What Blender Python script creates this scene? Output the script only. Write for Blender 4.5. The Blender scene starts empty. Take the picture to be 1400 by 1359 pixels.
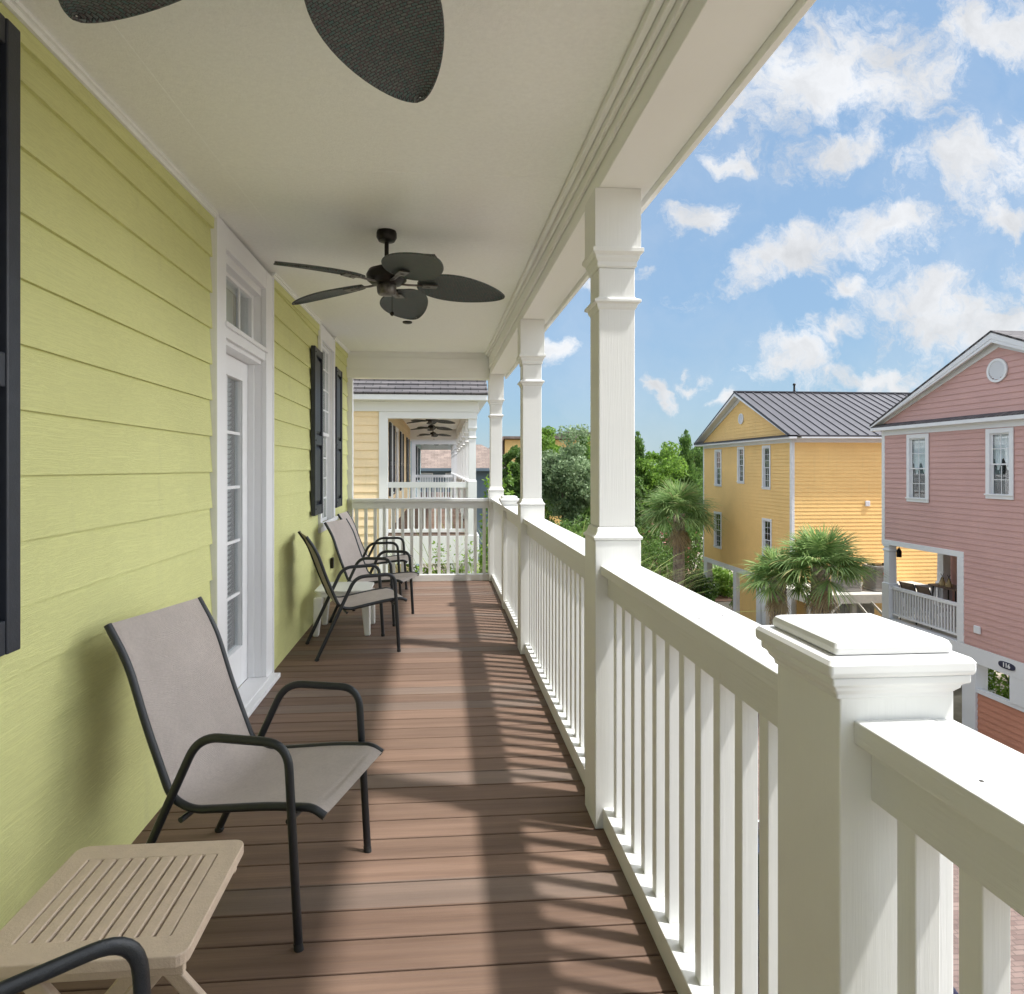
import bpy, bmesh, math, random
import numpy as np
from mathutils import Vector, Matrix, Euler
R = math.radians
random.seed(7)
scene = bpy.context.scene

# ------------------------------------------------------------------ camera
cam_d = bpy.data.cameras.new("camera"); cam = bpy.data.objects.new("camera", cam_d)
scene.collection.objects.link(cam); scene.camera = cam
cam.location = (0, 0, 1.42)
cam.rotation_euler = (R(90), 0, -math.atan(71.3 / 890))
cam_d.sensor_width = 36; cam_d.lens = 890 / 1400 * 36
cam_d.shift_x = (700 - 674) / 1400; cam_d.shift_y = -(679.5 - 640) / 1400
cam_d.clip_start = 0.05; cam_d.clip_end = 3000

# ------------------------------------------------------------------ light
scene.view_settings.view_transform = 'Standard'; scene.view_settings.look = 'None'
scene.view_settings.gamma = 1; scene.view_settings.exposure = 1.5
scene.render.resolution_x = 1024; scene.render.resolution_y = 994
SV = Vector((0.47, -0.165, 1.0)).normalized()
sun_d = bpy.data.lights.new("sun", 'SUN'); sun = bpy.data.objects.new("sun", sun_d)
scene.collection.objects.link(sun)
sun_d.energy = 2.0; sun_d.angle = R(2.6); sun_d.color = (1.0, 0.975, 0.94)
sun.rotation_euler = SV.to_track_quat('Z', 'Y').to_euler()
sun.location = (10, -5, 30)

world = bpy.data.worlds.new("World"); scene.world = world; world.use_nodes = True
wn = world.node_tree; wn.nodes.clear()


class NT:
    """tiny node-tree writer"""
    def __init__(s, tree): s.t = tree
    def n(s, kind, **kw):
        nd = s.t.nodes.new(kind)
        for k, v in kw.items():
            if k == 'inp':
                for a, b in v.items():
                    if isinstance(b, bpy.types.NodeSocket): s.t.links.new(b, nd.inputs[a])
                    else: nd.inputs[a].default_value = b
            else: setattr(nd, k, v)
        return nd
    def math(s, op, a, b=None, c=None, clamp=False):
        nd = s.t.nodes.new('ShaderNodeMath'); nd.operation = op; nd.use_clamp = clamp
        for i, v in enumerate((a, b, c)):
            if v is None: continue
            if isinstance(v, bpy.types.NodeSocket): s.t.links.new(v, nd.inputs[i])
            else: nd.inputs[i].default_value = v
        return nd.outputs[0]
    def vmath(s, op, a, b=None, scale=None):
        nd = s.t.nodes.new('ShaderNodeVectorMath'); nd.operation = op
        for i, v in enumerate((a, b)):
            if v is None: continue
            if isinstance(v, bpy.types.NodeSocket): s.t.links.new(v, nd.inputs[i])
            else: nd.inputs[i].default_value = v
        if scale is not None: nd.inputs['Scale'].default_value = scale
        return nd.outputs[1] if op in ('LENGTH', 'DOT_PRODUCT') else nd.outputs[0]
    def maprange(s, v, a, b, c=0.0, d=1.0, smooth=False):
        nd = s.t.nodes.new('ShaderNodeMapRange')
        if smooth: nd.interpolation_type = 'SMOOTHSTEP'
        s.t.links.new(v, nd.inputs[0])
        for i, x in zip((1, 2, 3, 4), (a, b, c, d)): nd.inputs[i].default_value = x
        return nd.outputs[0]
    def mix(s, f, a, b, blend='MIX'):
        nd = s.t.nodes.new('ShaderNodeMix'); nd.data_type = 'RGBA'; nd.blend_type = blend
        for sock, v in ((nd.inputs[0], f), (nd.inputs[6], a), (nd.inputs[7], b)):
            if isinstance(v, bpy.types.NodeSocket): s.t.links.new(v, sock)
            else: sock.default_value = v if not isinstance(v, tuple) or len(v) == 4 else (*v, 1)
        return nd.outputs[2]
    def noise(s, vec, scale, detail=4, rough=.55, dist=0.0):
        nd = s.n('ShaderNodeTexNoise', inp={'Scale': scale, 'Detail': detail, 'Roughness': rough, 'Distortion': dist})
        if vec is not None: s.t.links.new(vec, nd.inputs['Vector'])
        return nd


def build_world():
    k = NT(wn)
    out = k.n('ShaderNodeOutputWorld'); bg = k.n('ShaderNodeBackground')
    sky = k.n('ShaderNodeTexSky'); sky.sky_type = 'NISHITA'; sky.sun_disc = False
    sky.sun_elevation = math.asin(SV.z); sky.sun_rotation = math.atan2(SV.x, SV.y)
    sky.altitude = 0; sky.air_density = 1.0; sky.dust_density = 0.6; sky.ozone_density = 1.6
    tc = k.n('ShaderNodeTexCoord'); sep = k.n('ShaderNodeSeparateXYZ', inp={0: tc.outputs['Generated']})
    dx, dy, dz = sep.outputs
    ay = k.math('MAXIMUM', k.math('ABSOLUTE', dy), 0.12)
    px = k.math('DIVIDE', dx, ay); pz = k.math('DIVIDE', dz, ay)
    cmb = k.n('ShaderNodeCombineXYZ', inp={0: px, 1: pz, 2: k.math('SIGN', dy)})
    p = cmb.outputs[0]
    n1 = k.noise(p, 3.2, 5, .6); n2 = k.noise(p, 13.0, 6, .62)
    w1 = k.vmath('SCALE', k.vmath('SUBTRACT', n1.outputs['Color'], (.5, .5, .5)), scale=.20)
    w2 = k.vmath('SCALE', k.vmath('SUBTRACT', n2.outputs['Color'], (.5, .5, .5)), scale=.07)
    q = k.vmath('ADD', p, k.vmath('ADD', w1, w2))
    # cumulus banks: where they stand in the sky (tangent coordinates, metres at one metre), size, tilt
    banks = [(0.60, .62, .24, .10, 14), (.95, .74, .16, .05, 10), (.615, .50, .085, .045, 10), (.86, .51, .16, .075, 20),
             (.39, .385, .06, .032, 15), (.56, .335, .20, .040, 22), (.74, .385, .13, .035, 12), (.92, .415, .09, .03, 10),
             (.87, .235, .20, .085, -5), (.70, .15, .16, .03, 5), (1.0, .16, .2, .05, 0), (.30, .30, .05, .012, 10), (.80, .30, .10, .03, 15), (.545, .165, .09, .035, 12), (1.02, .34, .09, .045, 0), (.45, .105, .035, .02, 0),
             (.345, .12, .035, .018, 0), (.40, .135, .03, .014, 0), (.17, .19, .05, .025, 8), (.66, .30, .045, .022, 25),
             (.45, .49, .05, .02, -15), (.74, .09, .10, .05, 0), (1.3, .5, .25, .1, 10), (1.4, .25, .2, .06, 0), (.2, .75, .2, .07, 20),
             (-.5, .3, .3, .08, 5), (-1.2, .5, .3, .1, 5), (.62, .22, .07, .022, 20)]
    field = None
    for (x, z, a, b, ang) in banks:
        m = k.n('ShaderNodeMapping'); m.vector_type = 'TEXTURE'
        m.inputs['Location'].default_value = (x, z, 0); m.inputs['Rotation'].default_value = (0, 0, R(ang))
        m.inputs['Scale'].default_value = (a * 1.15, b * 1.22, 1000)
        wn.links.new(q, m.inputs['Vector'])
        f = k.maprange(k.vmath('LENGTH', m.outputs[0]), 0, 1.35, 1, 0)
        field = f if field is None else k.math('MAXIMUM', field, f)
    # extra cloud added out of view, right, overhead and behind, to fill the porch
    fill_side = k.maprange(px, 1.15, 1.5, 0, 1.0)
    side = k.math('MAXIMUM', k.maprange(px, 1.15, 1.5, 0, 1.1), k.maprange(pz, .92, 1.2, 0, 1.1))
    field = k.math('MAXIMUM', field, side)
    front = k.math('GREATER_THAN', dy, 0.1)
    gen = k.maprange(k.noise(tc.outputs['Generated'], 2.6, 5, .6).outputs[0], .40, .62, 0, .9)
    field = k.math('ADD', k.math('MULTIPLY', field, front), k.math('MULTIPLY', gen, k.math('SUBTRACT', 1.0, front)))
    n3 = k.noise(q, 8.0, 11, .72, .25)
    d = k.math('ADD', field, k.math('MULTIPLY', k.math('SUBTRACT', n3.outputs[0], .5), 2.3))
    alpha = k.maprange(d, .24, .86, 0, 1, True)
    # thin veil near the banks
    veil = k.math('MULTIPLY', k.maprange(k.noise(q, 2.3, 6, .6).outputs[0], .42, .75), .30)
    alpha = k.math('MAXIMUM', alpha, veil)
    alpha = k.math('MULTIPLY', alpha, .93)
    shade = k.maprange(k.noise(q, 7.0, 5, .6).outputs[0], .35, .65, .76, 1.0)
    dens = k.maprange(d, .5, 1.2, 1.0, .90)
    shade = k.math('MULTIPLY', shade, dens)
    sc = k.n('ShaderNodeCombineColor', inp={0: shade, 1: k.math('MULTIPLY', shade, 1.01), 2: k.math('MULTIPLY', shade, 1.03)})
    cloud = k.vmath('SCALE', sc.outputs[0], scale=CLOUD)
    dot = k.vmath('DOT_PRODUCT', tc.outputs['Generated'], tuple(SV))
    fill_gain = k.math('ADD', k.maprange(dot, .60, .95, 1.0, 2.0), k.math('MULTIPLY', side, 1.0))  # cloud brightened towards the sun and outside the frame, added as fill light
    fill_gain = k.math('ADD', fill_gain, k.math('MULTIPLY', k.math('MULTIPLY', fill_side, k.maprange(dz, .55, .85, 1, 0)), 5.0))
    fill_gain = k.math('ADD', fill_gain, k.maprange(dy, .1, -.3, 0, .4))
    gc = k.n('ShaderNodeCombineXYZ', inp={0: fill_gain, 1: fill_gain, 2: fill_gain}); cloud = k.vmath('MULTIPLY', cloud, gc.outputs[0])
    # keep the physical sky's hue but ease its steep rise in brightness towards the horizon
    lum = k.vmath('DOT_PRODUCT', sky.outputs[0], (.25, .6, .15))
    ease = k.math('MULTIPLY', k.math('POWER', k.math('MAXIMUM', lum, .05), -.38), .45)
    ec = k.n('ShaderNodeCombineXYZ', inp={0: ease, 1: ease, 2: ease})
    skyc = k.mix(1.0, k.vmath('MULTIPLY', sky.outputs[0], ec.outputs[0]), (SKY_TINT[0], SKY_TINT[1], SKY_TINT[2], 1), 'MULTIPLY')
    skyc = k.mix(.42, skyc, (1.18, 1.68, 2.18, 1))
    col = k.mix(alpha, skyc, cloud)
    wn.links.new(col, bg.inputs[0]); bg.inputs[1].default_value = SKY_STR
    wn.links.new(bg.outputs[0], out.inputs[0])


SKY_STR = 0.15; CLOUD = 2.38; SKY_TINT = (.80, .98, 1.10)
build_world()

# ------------------------------------------------------------------ materials
MATS = {}


def new_mat(name):
    m = bpy.data.materials.new(name); m.use_nodes = True
    t = m.node_tree; t.nodes.clear(); k = NT(t)
    out = k.n('ShaderNodeOutputMaterial'); b = k.n('ShaderNodeBsdfPrincipled')
    t.links.new(b.outputs[0], out.inputs[0])
    MATS[name] = m
    return m, k, b, out


def lin(c):
    return tuple(((x / 255) / 12.92 if x / 255 <= .04045 else ((x / 255 + .055) / 1.055) ** 2.4) for x in c)


def base_mat(name, col, rough=.6, var=.06, scale=6.0, bump=0.0, bscale=60, metal=0.0, spec=.5, stretch=(1, 1, 1), coat=0.0):
    m, k, b, out = new_mat(name)
    tc = k.n('ShaderNodeTexCoord')
    mp = k.n('ShaderNodeMapping', inp={0: tc.outputs['Object'], 'Scale': stretch})
    n = k.noise(mp.outputs[0], scale, 5, .6)
    f = k.maprange(n.outputs[0], .3, .7)
    dark = tuple(c * (1 - var) for c in col); lite = tuple(min(1, c * (1 + var)) for c in col)
    c = k.mix(f, (*dark, 1), (*lite, 1))
    m.node_tree.links.new(c, b.inputs['Base Color'])
    b.inputs['Roughness'].default_value = rough; b.inputs['Metallic'].default_value = metal
    b.inputs['Specular IOR Level'].default_value = spec; b.inputs['Coat Weight'].default_value = coat
    if bump:
        n2 = k.noise(mp.outputs[0], bscale, 6, .65)
        bp = k.n('ShaderNodeBump', inp={'Strength': bump, 'Distance': .01, 'Height': n2.outputs[0]})
        m.node_tree.links.new(bp.outputs[0], b.inputs['Normal'])
    return m


def siding_mat(name, col, axis='Y', bump=.55, dirt=.05):
    """painted fibre-cement board with pressed wood grain running along the board"""
    m, k, b, out = new_mat(name)
    tc = k.n('ShaderNodeTexCoord')
    sc = {'Y': (20, 1.5, 42), 'X': (1.5, 20, 42)}[axis]
    mp = k.n('ShaderNodeMapping', inp={0: tc.outputs['Object'], 'Scale': sc})
    warp = k.noise(tc.outputs['Object'], 1.7, 3, .5)
    v = k.vmath('ADD', mp.outputs[0], k.vmath('SCALE', warp.outputs['Color'], scale=2.4))
    g = k.noise(v, 3.2, 7, .68)
    ridged = k.math('ABSOLUTE', k.math('SUBTRACT', g.outputs[0], .5))
    big = k.noise(tc.outputs['Object'], .9, 4, .6)
    f = k.maprange(big.outputs[0], .3, .7)
    c = k.mix(f, (*(x * (1 - dirt) for x in col), 1), (*(min(1, x * (1 + dirt)) for x in col), 1))
    gl = k.maprange(ridged, 0, .05, .90, 1.0)
    c = k.mix(1.0, c, k.n('ShaderNodeCombineColor', inp={0: gl, 1: gl, 2: gl}).outputs[0], 'MULTIPLY')
    # uneven fading and a few scuffs and rain streaks
    st_ = k.n('ShaderNodeMapping', inp={0: tc.outputs['Object'], 'Scale': (6, 6, .5)})
    sn = k.noise(st_.outputs[0], 1.4, 6, .7)
    c = k.mix(k.math('MULTIPLY', k.maprange(sn.outputs[0], .55, .78), .16), c, (.30, .29, .20, 1))
    m.node_tree.links.new(c, b.inputs['Base Color'])
    b.inputs['Roughness'].default_value = .55; b.inputs['Specular IOR Level'].default_value = .35
    bp = k.n('ShaderNodeBump', inp={'Strength': bump, 'Distance': .003, 'Height': k.maprange(ridged, 0, .12)})
    m.node_tree.links.new(bp.outputs[0], b.inputs['Normal'])
    return m


def paint_mat(name, col, axis='Z', grain=.35, var=.03, dirt=0.0):
    """white exterior paint over timber: brush grain, faint chalky wear"""
    m, k, b, out = new_mat(name)
    tc = k.n('ShaderNodeTexCoord')
    sc = {'Z': (60, 60, 2.0), 'Y': (60, 2.0, 60), 'X': (2.0, 60, 60), 'N': (9, 9, 9)}[axis]
    mp = k.n('ShaderNodeMapping', inp={0: tc.outputs['Object'], 'Scale': sc})
    g = k.noise(mp.outputs[0], 2.0, 6, .65)
    big = k.noise(tc.outputs['Object'], 2.1, 5, .65)
    f = k.maprange(big.outputs[0], .3, .7)
    c = k.mix(f, (*(x * (1 - var) for x in col), 1), (*col, 1))
    if dirt:
        sp = k.noise(tc.outputs['Object'], 9.0, 8, .75)
        d = k.math('MULTIPLY', k.maprange(sp.outputs[0], .62, .74), dirt)
        c = k.mix(d, c, (.28, .25, .19, 1))
    m.node_tree.links.new(c, b.inputs['Base Color'])
    m.node_tree.links.new(k.maprange(big.outputs[0], .3, .7, .38, .55), b.inputs['Roughness'])
    b.inputs['Specular IOR Level'].default_value = .4
    bp = k.n('ShaderNodeBump', inp={'Strength': grain, 'Distance': .0025, 'Height': g.outputs[0]})
    m.node_tree.links.new(bp.outputs[0], b.inputs['Normal'])
    return m


def deck_mat():
    m, k, b, out = new_mat('deck_composite')
    tc = k.n('ShaderNodeTexCoord'); sep = k.n('ShaderNodeSeparateXYZ', inp={0: tc.outputs['Object']})
    idx = k.math('FLOOR', k.math('DIVIDE', k.math('SUBTRACT', sep.outputs[1], 1.843 - .132 * 40), .1325))
    wn1 = k.n('ShaderNodeTexWhiteNoise', noise_dimensions='1D', inp={'W': idx})
    off = k.n('ShaderNodeCombineXYZ', inp={0: k.math('MULTIPLY', wn1.outputs[0], 37.0), 1: sep.outputs[1], 2: 0.0})
    v = k.vmath('ADD', tc.outputs['Object'], off.outputs[0])
    mp = k.n('ShaderNodeMapping', inp={0: v, 'Scale': (1.3, 34, 1)})
    g = k.noise(mp.outputs[0], 1.6, 7, .62)
    mp2 = k.n('ShaderNodeMapping', inp={0: v, 'Scale': (.8, 7, 1)})
    g2 = k.noise(mp2.outputs[0], 1.3, 4, .6)
    c = k.mix(k.maprange(g2.outputs[0], .32, .68), (.140, .086, .060, 1), (.225, .145, .104, 1))
    c = k.mix(k.math('MULTIPLY', k.maprange(g.outputs[0], .42, .72), .55), c, (.13, .088, .070, 1))
    bv = k.maprange(wn1.outputs[0], 0, 1, .84, 1.16)
    c = k.mix(1.0, c, k.n('ShaderNodeCombineColor', inp={0: bv, 1: bv, 2: bv}).outputs[0], 'MULTIPLY')
    gy = k.n('ShaderNodeSeparateColor', inp={0: wn1.outputs['Color']})
    c = k.mix(k.math('MULTIPLY', k.math('GREATER_THAN', gy.outputs[1], .72), .35), c, (.19, .165, .145, 1))
    m.node_tree.links.new(c, b.inputs['Base Color'])
    b.inputs['Roughness'].default_value = .62; b.inputs['Specular IOR Level'].default_value = .35
    fine = k.noise(mp.outputs[0], 9, 6, .7)
    bp = k.n('ShaderNodeBump', inp={'Strength': .45, 'Distance': .002, 'Height': k.math('ADD', fine.outputs[0], g.outputs[0])})
    m.node_tree.links.new(bp.outputs[0], b.inputs['Normal'])
    return m


def sling_mat(name, col):
    m, k, b, out = new_mat(name)
    tc = k.n('ShaderNodeTexCoord')
    big = k.noise(tc.outputs['Object'], 5, 5, .65)
    fine = k.noise(tc.outputs['Object'], 420, 2, .5)
    mid = k.noise(tc.outputs['Object'], 90, 3, .6)
    f = k.math('ADD', k.math('MULTIPLY', k.maprange(big.outputs[0], .3, .7), .4), k.math('MULTIPLY', k.maprange(fine.outputs[0], .3, .7), .35))
    f = k.math('ADD', f, k.math('MULTIPLY', k.maprange(mid.outputs[0], .3, .7), .25))
    c = k.mix(f, (*(x * .80 for x in col), 1), (*(x * 1.16 for x in col), 1))
    m.node_tree.links.new(c, b.inputs['Base Color']); b.inputs['Roughness'].default_value = .85
    b.inputs['Specular IOR Level'].default_value = .2
    wv = k.n('ShaderNodeTexWave', wave_type='BANDS', bands_direction='X', inp={0: tc.outputs['Object'], 'Scale': 150.0})
    wv2 = k.n('ShaderNodeTexWave', wave_type='BANDS', bands_direction='Y', inp={0: tc.outputs['Object'], 'Scale': 150.0})
    bp = k.n('ShaderNodeBump', inp={'Strength': .8, 'Distance': .0015, 'Height': k.math('ADD', wv.outputs[0], wv2.outputs[0])})
    m.node_tree.links.new(bp.outputs[0], b.inputs['Normal'])
    return m


def wicker_mat():
    """dark woven blade: strands across, staggered"""
    m, k, b, out = new_mat('wicker_dark')
    tc = k.n('ShaderNodeTexCoord')
    br = k.n('ShaderNodeTexBrick', inp={'Scale': 1.0, 'Mortar Size': .0019, 'Mortar Smooth': .8, 'Brick Width': .016, 'Row Height': .0085,
                                       'Color1': (.050, .110, .100, 1), 'Color2': (.115, .135, .120, 1), 'Mortar': (.004, .007, .007, 1)})
    mp = k.n('ShaderNodeMapping', inp={0: tc.outputs['Object'], 'Rotation': (0, 0, R(90))})
    m.node_tree.links.new(mp.outputs[0], br.inputs[0])
    n = k.noise(tc.outputs['Object'], 240, 3, .6)
    n.inputs['Scale'].default_value = 160
    c = k.mix(k.maprange(n.outputs[0], .45, .65), br.outputs[0], (.075, .050, .055, 1))
    m.node_tree.links.new(c, b.inputs['Base Color']); b.inputs['Roughness'].default_value = .55
    bp = k.n('ShaderNodeBump', inp={'Strength': .9, 'Distance': .002, 'Height': k.math('SUBTRACT', 1.0, br.outputs['Fac'])})
    m.node_tree.links.new(bp.outputs[0], b.inputs['Normal'])
    return m


def glass_mat(name='window_glass', tint=(.9, .93, .94)):
    m, k, b, out = new_mat(name)
    m.node_tree.nodes.remove(b)
    lw = k.n('ShaderNodeLayerWeight', inp={'Blend': .5}); fc = k.math('POWER', lw.outputs['Facing'], 3.5)
    tr = k.n('ShaderNodeBsdfTransparent', inp={0: (*tint, 1)}); gl = k.n('ShaderNodeBsdfGlossy', inp={0: (1, 1, 1, 1), 'Roughness': .02})
    mx = k.n('ShaderNodeMixShader', inp={0: k.math('ADD', k.math('MULTIPLY', fc, .8), .07), 1: tr.outputs[0], 2: gl.outputs[0]})
    m.node_tree.links.new(mx.outputs[0], out.inputs[0])
    return m


def leaf_mat(name, dark, lite, trans=.35, yellow=None):
    m, k, b, out = new_mat(name)
    geo = k.n('ShaderNodeNewGeometry')
    r = geo.outputs['Random Per Island']
    c = k.mix(r, (*dark, 1), (*lite, 1))
    if yellow:
        c = k.mix(k.maprange(r, .93, .95), c, (*yellow, 1))
    tc = k.n('ShaderNodeTexCoord')
    big = k.noise(tc.outputs['Object'], .9, 3, .6)
    fv = k.maprange(big.outputs[0], .3, .7, .75, 1.2)
    c = k.mix(1.0, c, k.n('ShaderNodeCombineColor', inp={0: fv, 1: fv, 2: fv}).outputs[0], 'MULTIPLY')
    m.node_tree.links.new(c, b.inputs['Base Color']); b.inputs['Roughness'].default_value = .5
    b.inputs['Specular IOR Level'].default_value = .35
    tl = k.n('ShaderNodeBsdfTranslucent'); m.node_tree.links.new(c, tl.inputs[0])
    mx = k.n('ShaderNodeMixShader', inp={0: trans, 1: b.outputs[0], 2: tl.outputs[0]})
    m.node_tree.links.new(mx.outputs[0], out.inputs[0])
    return m


def brick_mat(name, c1, c2, mortar, bw, rh, ms, bump=.5, axis='XY', var=.25):
    m, k, b, out = new_mat(name)
    tc = k.n('ShaderNodeTexCoord')
    rot = {'XY': (0, 0, 0), 'YZ': (R(90), 0, R(90)), 'XZ': (R(90), 0, 0)}[axis]
    if axis == 'XY': vec = tc.outputs['Object']
    else:
        sp = k.n('ShaderNodeSeparateXYZ', inp={0: tc.outputs['Object']})
        vec = k.n('ShaderNodeCombineXYZ', inp={0: sp.outputs[1 if axis == 'YZ' else 0], 1: sp.outputs[2], 2: 0.0}).outputs[0]
    wob = k.vmath('SCALE', k.noise(tc.outputs['Object'], 4, 3).outputs['Color'], scale=.012)
    vec = k.vmath('ADD', vec, wob)
    br = k.n('ShaderNodeTexBrick', inp={'Vector': vec, 'Scale': 1.0, 'Mortar Size': ms, 'Brick Width': bw, 'Row Height': rh,
                                       'Color1': (*c1, 1), 'Color2': (*c2, 1), 'Mortar': (*mortar, 1)})
    n = k.noise(tc.outputs['Object'], 1.3, 6, .65)
    fv = k.maprange(n.outputs[0], .3, .7, 1 - var, 1 + var * .6)
    c = k.mix(1.0, br.outputs[0], k.n('ShaderNodeCombineColor', inp={0: fv, 1: fv, 2: fv}).outputs[0], 'MULTIPLY')
    m.node_tree.links.new(c, b.inputs['Base Color']); b.inputs['Roughness'].default_value = .85
    bp = k.n('ShaderNodeBump', inp={'Strength': bump, 'Distance': .006, 'Height': k.math('SUBTRACT', 1.0, br.outputs['Fac'])})
    m.node_tree.links.new(bp.outputs[0], b.inputs['Normal'])
    return m


GREEN = siding_mat('siding_green', (.68, .685, .30), 'Y', .45)
WHITE_Z = paint_mat('paint_white_upright', (.76, .76, .735), 'Z', .3, .06, .10)
WHITE_Y = paint_mat('paint_white_rail', (.72, .72, .70), 'Y', .6, .05, .30)
WHITE_X = paint_mat('paint_white_across', (.76, .76, .74), 'X')
TRIM = paint_mat('paint_trim', (.80, .80, .81), 'Z', .1)
CAPW = paint_mat('paint_cap', (.73, .73, .72), 'N', .10, .04, .12)
CEIL = base_mat('ceiling_stucco_board', (.87, .88, .84), .75, .035, 60, .35, 150)
BEAM = paint_mat('paint_beam', (.84, .84, .81), 'Y', .12)
DECK = deck_mat()
BLACKM = base_mat('black_powdercoat', (.009, .012, .016), .30, .2, 40, .25, 300, 0, .6)
SLING = sling_mat('sling_taupe', (.60, .53, .49))
SLINGB = sling_mat('sling_brown', (.20, .145, .11))
RESIN = base_mat('resin_tan', (.56, .45, .345), .5, .06, 30, .25, 160, 0, .4)
PLASTIC = base_mat('white_plastic', (.80, .80, .77), .35, .02, 5)
FANM = base_mat('fan_bronze', (.016, .013, .011), .38, .2, 30, 0, 50, .6)
FANMB = base_mat('fan_bronze_far', (.06, .04, .03), .5, .2, 30)
STEEL = base_mat('worn_steel', (.12, .11, .10), .35, .4, 40, 0, 50, .8)
WICKER = wicker_mat()
SHUT = base_mat('shutter_black', (.022, .026, .036), .42, .15, 20, .12, 150)
GLASS = glass_mat()
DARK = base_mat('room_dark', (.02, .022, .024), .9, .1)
CURTAIN = base_mat('curtain_cloth', (.85, .86, .88), .9, .12, 25, 0, 50, 0, .1, (6, 6, .4))
BLIND = base_mat('blind_slat', (.52, .56, .57), .7, .08, 4)
SHINGLE = brick_mat('shingle_grey', (.085, .078, .083), (.13, .118, .12), (.04, .038, .04), .32, .14, .012, .8, 'XY', .2)
SHINGLEB = brick_mat('shingle_brown', (.20, .15, .125), (.28, .215, .18), (.13, .10, .085), .5, .2, .012, .5, 'XY', .25)
METALR = base_mat('roof_metal', (.085, .083, .095), .5, .12, 1.5, .05, 30, .35)
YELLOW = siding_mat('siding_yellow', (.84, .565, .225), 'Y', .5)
YELLOWX = siding_mat('siding_yellow_sunlit', (.97, .64, .25), 'X', .3)  # same yellow siding, raised for the sunlit wall: sunlight put into the colour
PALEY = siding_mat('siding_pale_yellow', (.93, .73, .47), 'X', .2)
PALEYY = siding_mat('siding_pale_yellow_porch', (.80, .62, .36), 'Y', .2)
PINK = siding_mat('siding_pink', (.58, .355, .33), 'Y', .4)
SALMON = siding_mat('siding_salmon', (.56, .25, .17), 'Y', .2)
BLUE = siding_mat('siding_light_blue', (.50, .66, .68), 'X', .2)
GREYBLUE = siding_mat('siding_grey_blue', (.15, .20, .24), 'X', .2)
TRIMB = paint_mat('paint_trim_house', (.74, .75, .78), 'Z', .05)
TRUNK = base_mat('bark', (.13, .10, .075), .9, .3, 12, .8, 30)
PALMTRUNK = base_mat('palm_bark', (.36, .30, .245), .9, .35, 9, .9, 26)
FROND = leaf_mat('palm_frond', (.15, .27, .085), (.42, .56, .21), .45, (.55, .48, .22))
FROND2 = leaf_mat('palm_frond_grey', (.14, .25, .08), (.38, .52, .20), .45, (.45, .40, .22))
DEADF = leaf_mat('dead_frond', (.30, .22, .12), (.50, .40, .25), .2)
LEAFB = leaf_mat('leaf_bright', (.10, .21, .028), (.28, .44, .075), .5)
LEAFS = leaf_mat('leaf_silver', (.13, .21, .09), (.34, .44, .24), .4)
LEAFD = leaf_mat('leaf_dark', (.065, .14, .030), (.18, .29, .070), .45)
CEDAR = leaf_mat('cedar_needles', (.060, .135, .032), (.18, .30, .070), .4)
GRASSY = leaf_mat('reed_leaf', (.16, .23, .05), (.36, .45, .13), .45)
FLOWER = leaf_mat('oleander_flower', (.55, .16, .17), (.70, .33, .30), .3)
PAVER = brick_mat('paver_red', (.17, .115, .10), (.25, .18, .155), (.15, .11, .095), .20, .10, .009, .8)
PAVERG = brick_mat('paver_grey', (.27, .27, .265), (.34, .335, .32), (.14, .135, .13), .6, .3, .012, .8)
SOIL = base_mat('ground_soil', (.27, .245, .19), .95, .35, .8, .6, 20)
MULCH = base_mat('mulch', (.26, .15, .10), .95, .4, 8, .8, 60)
TIMBER = base_mat('weathered_timber', (.52, .50, .44), .8, .12, 4, .3, 60)
LATT = base_mat('grey_lattice', (.33, .335, .31), .85, .15, 5, .3, 60)
ACM = base_mat('condenser_paint', (.28, .27, .255), .5, .1, 5)
REDL = base_mat('red_label', (.55, .05, .04), .5)
CARP = base_mat('car_paint_navy', (.012, .022, .060), .25, .1, 3, 0, 30, .2, .5, (1, 1, 1), .8)
CARP2 = base_mat('car_paint_black', (.008, .010, .016), .22, .1, 3, 0, 30, .2, .5, (1, 1, 1), .8)
RUBBER = base_mat('rubber', (.02, .02, .02), .8)
LAMPG = base_mat('lamp_lens', (.7, .72, .75), .1)
PLAQUE = base_mat('plaque_navy', (.02, .025, .06), .4)
WHITEP = base_mat('white_letter', (.8, .8, .8), .5)
LANT = base_mat('lantern_glass', (.55, .42, .22), .3)

JOINT = base_mat('caulked_joint', (.22, .23, .09), .8)
# ------------------------------------------------------------------ mesh helpers


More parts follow.
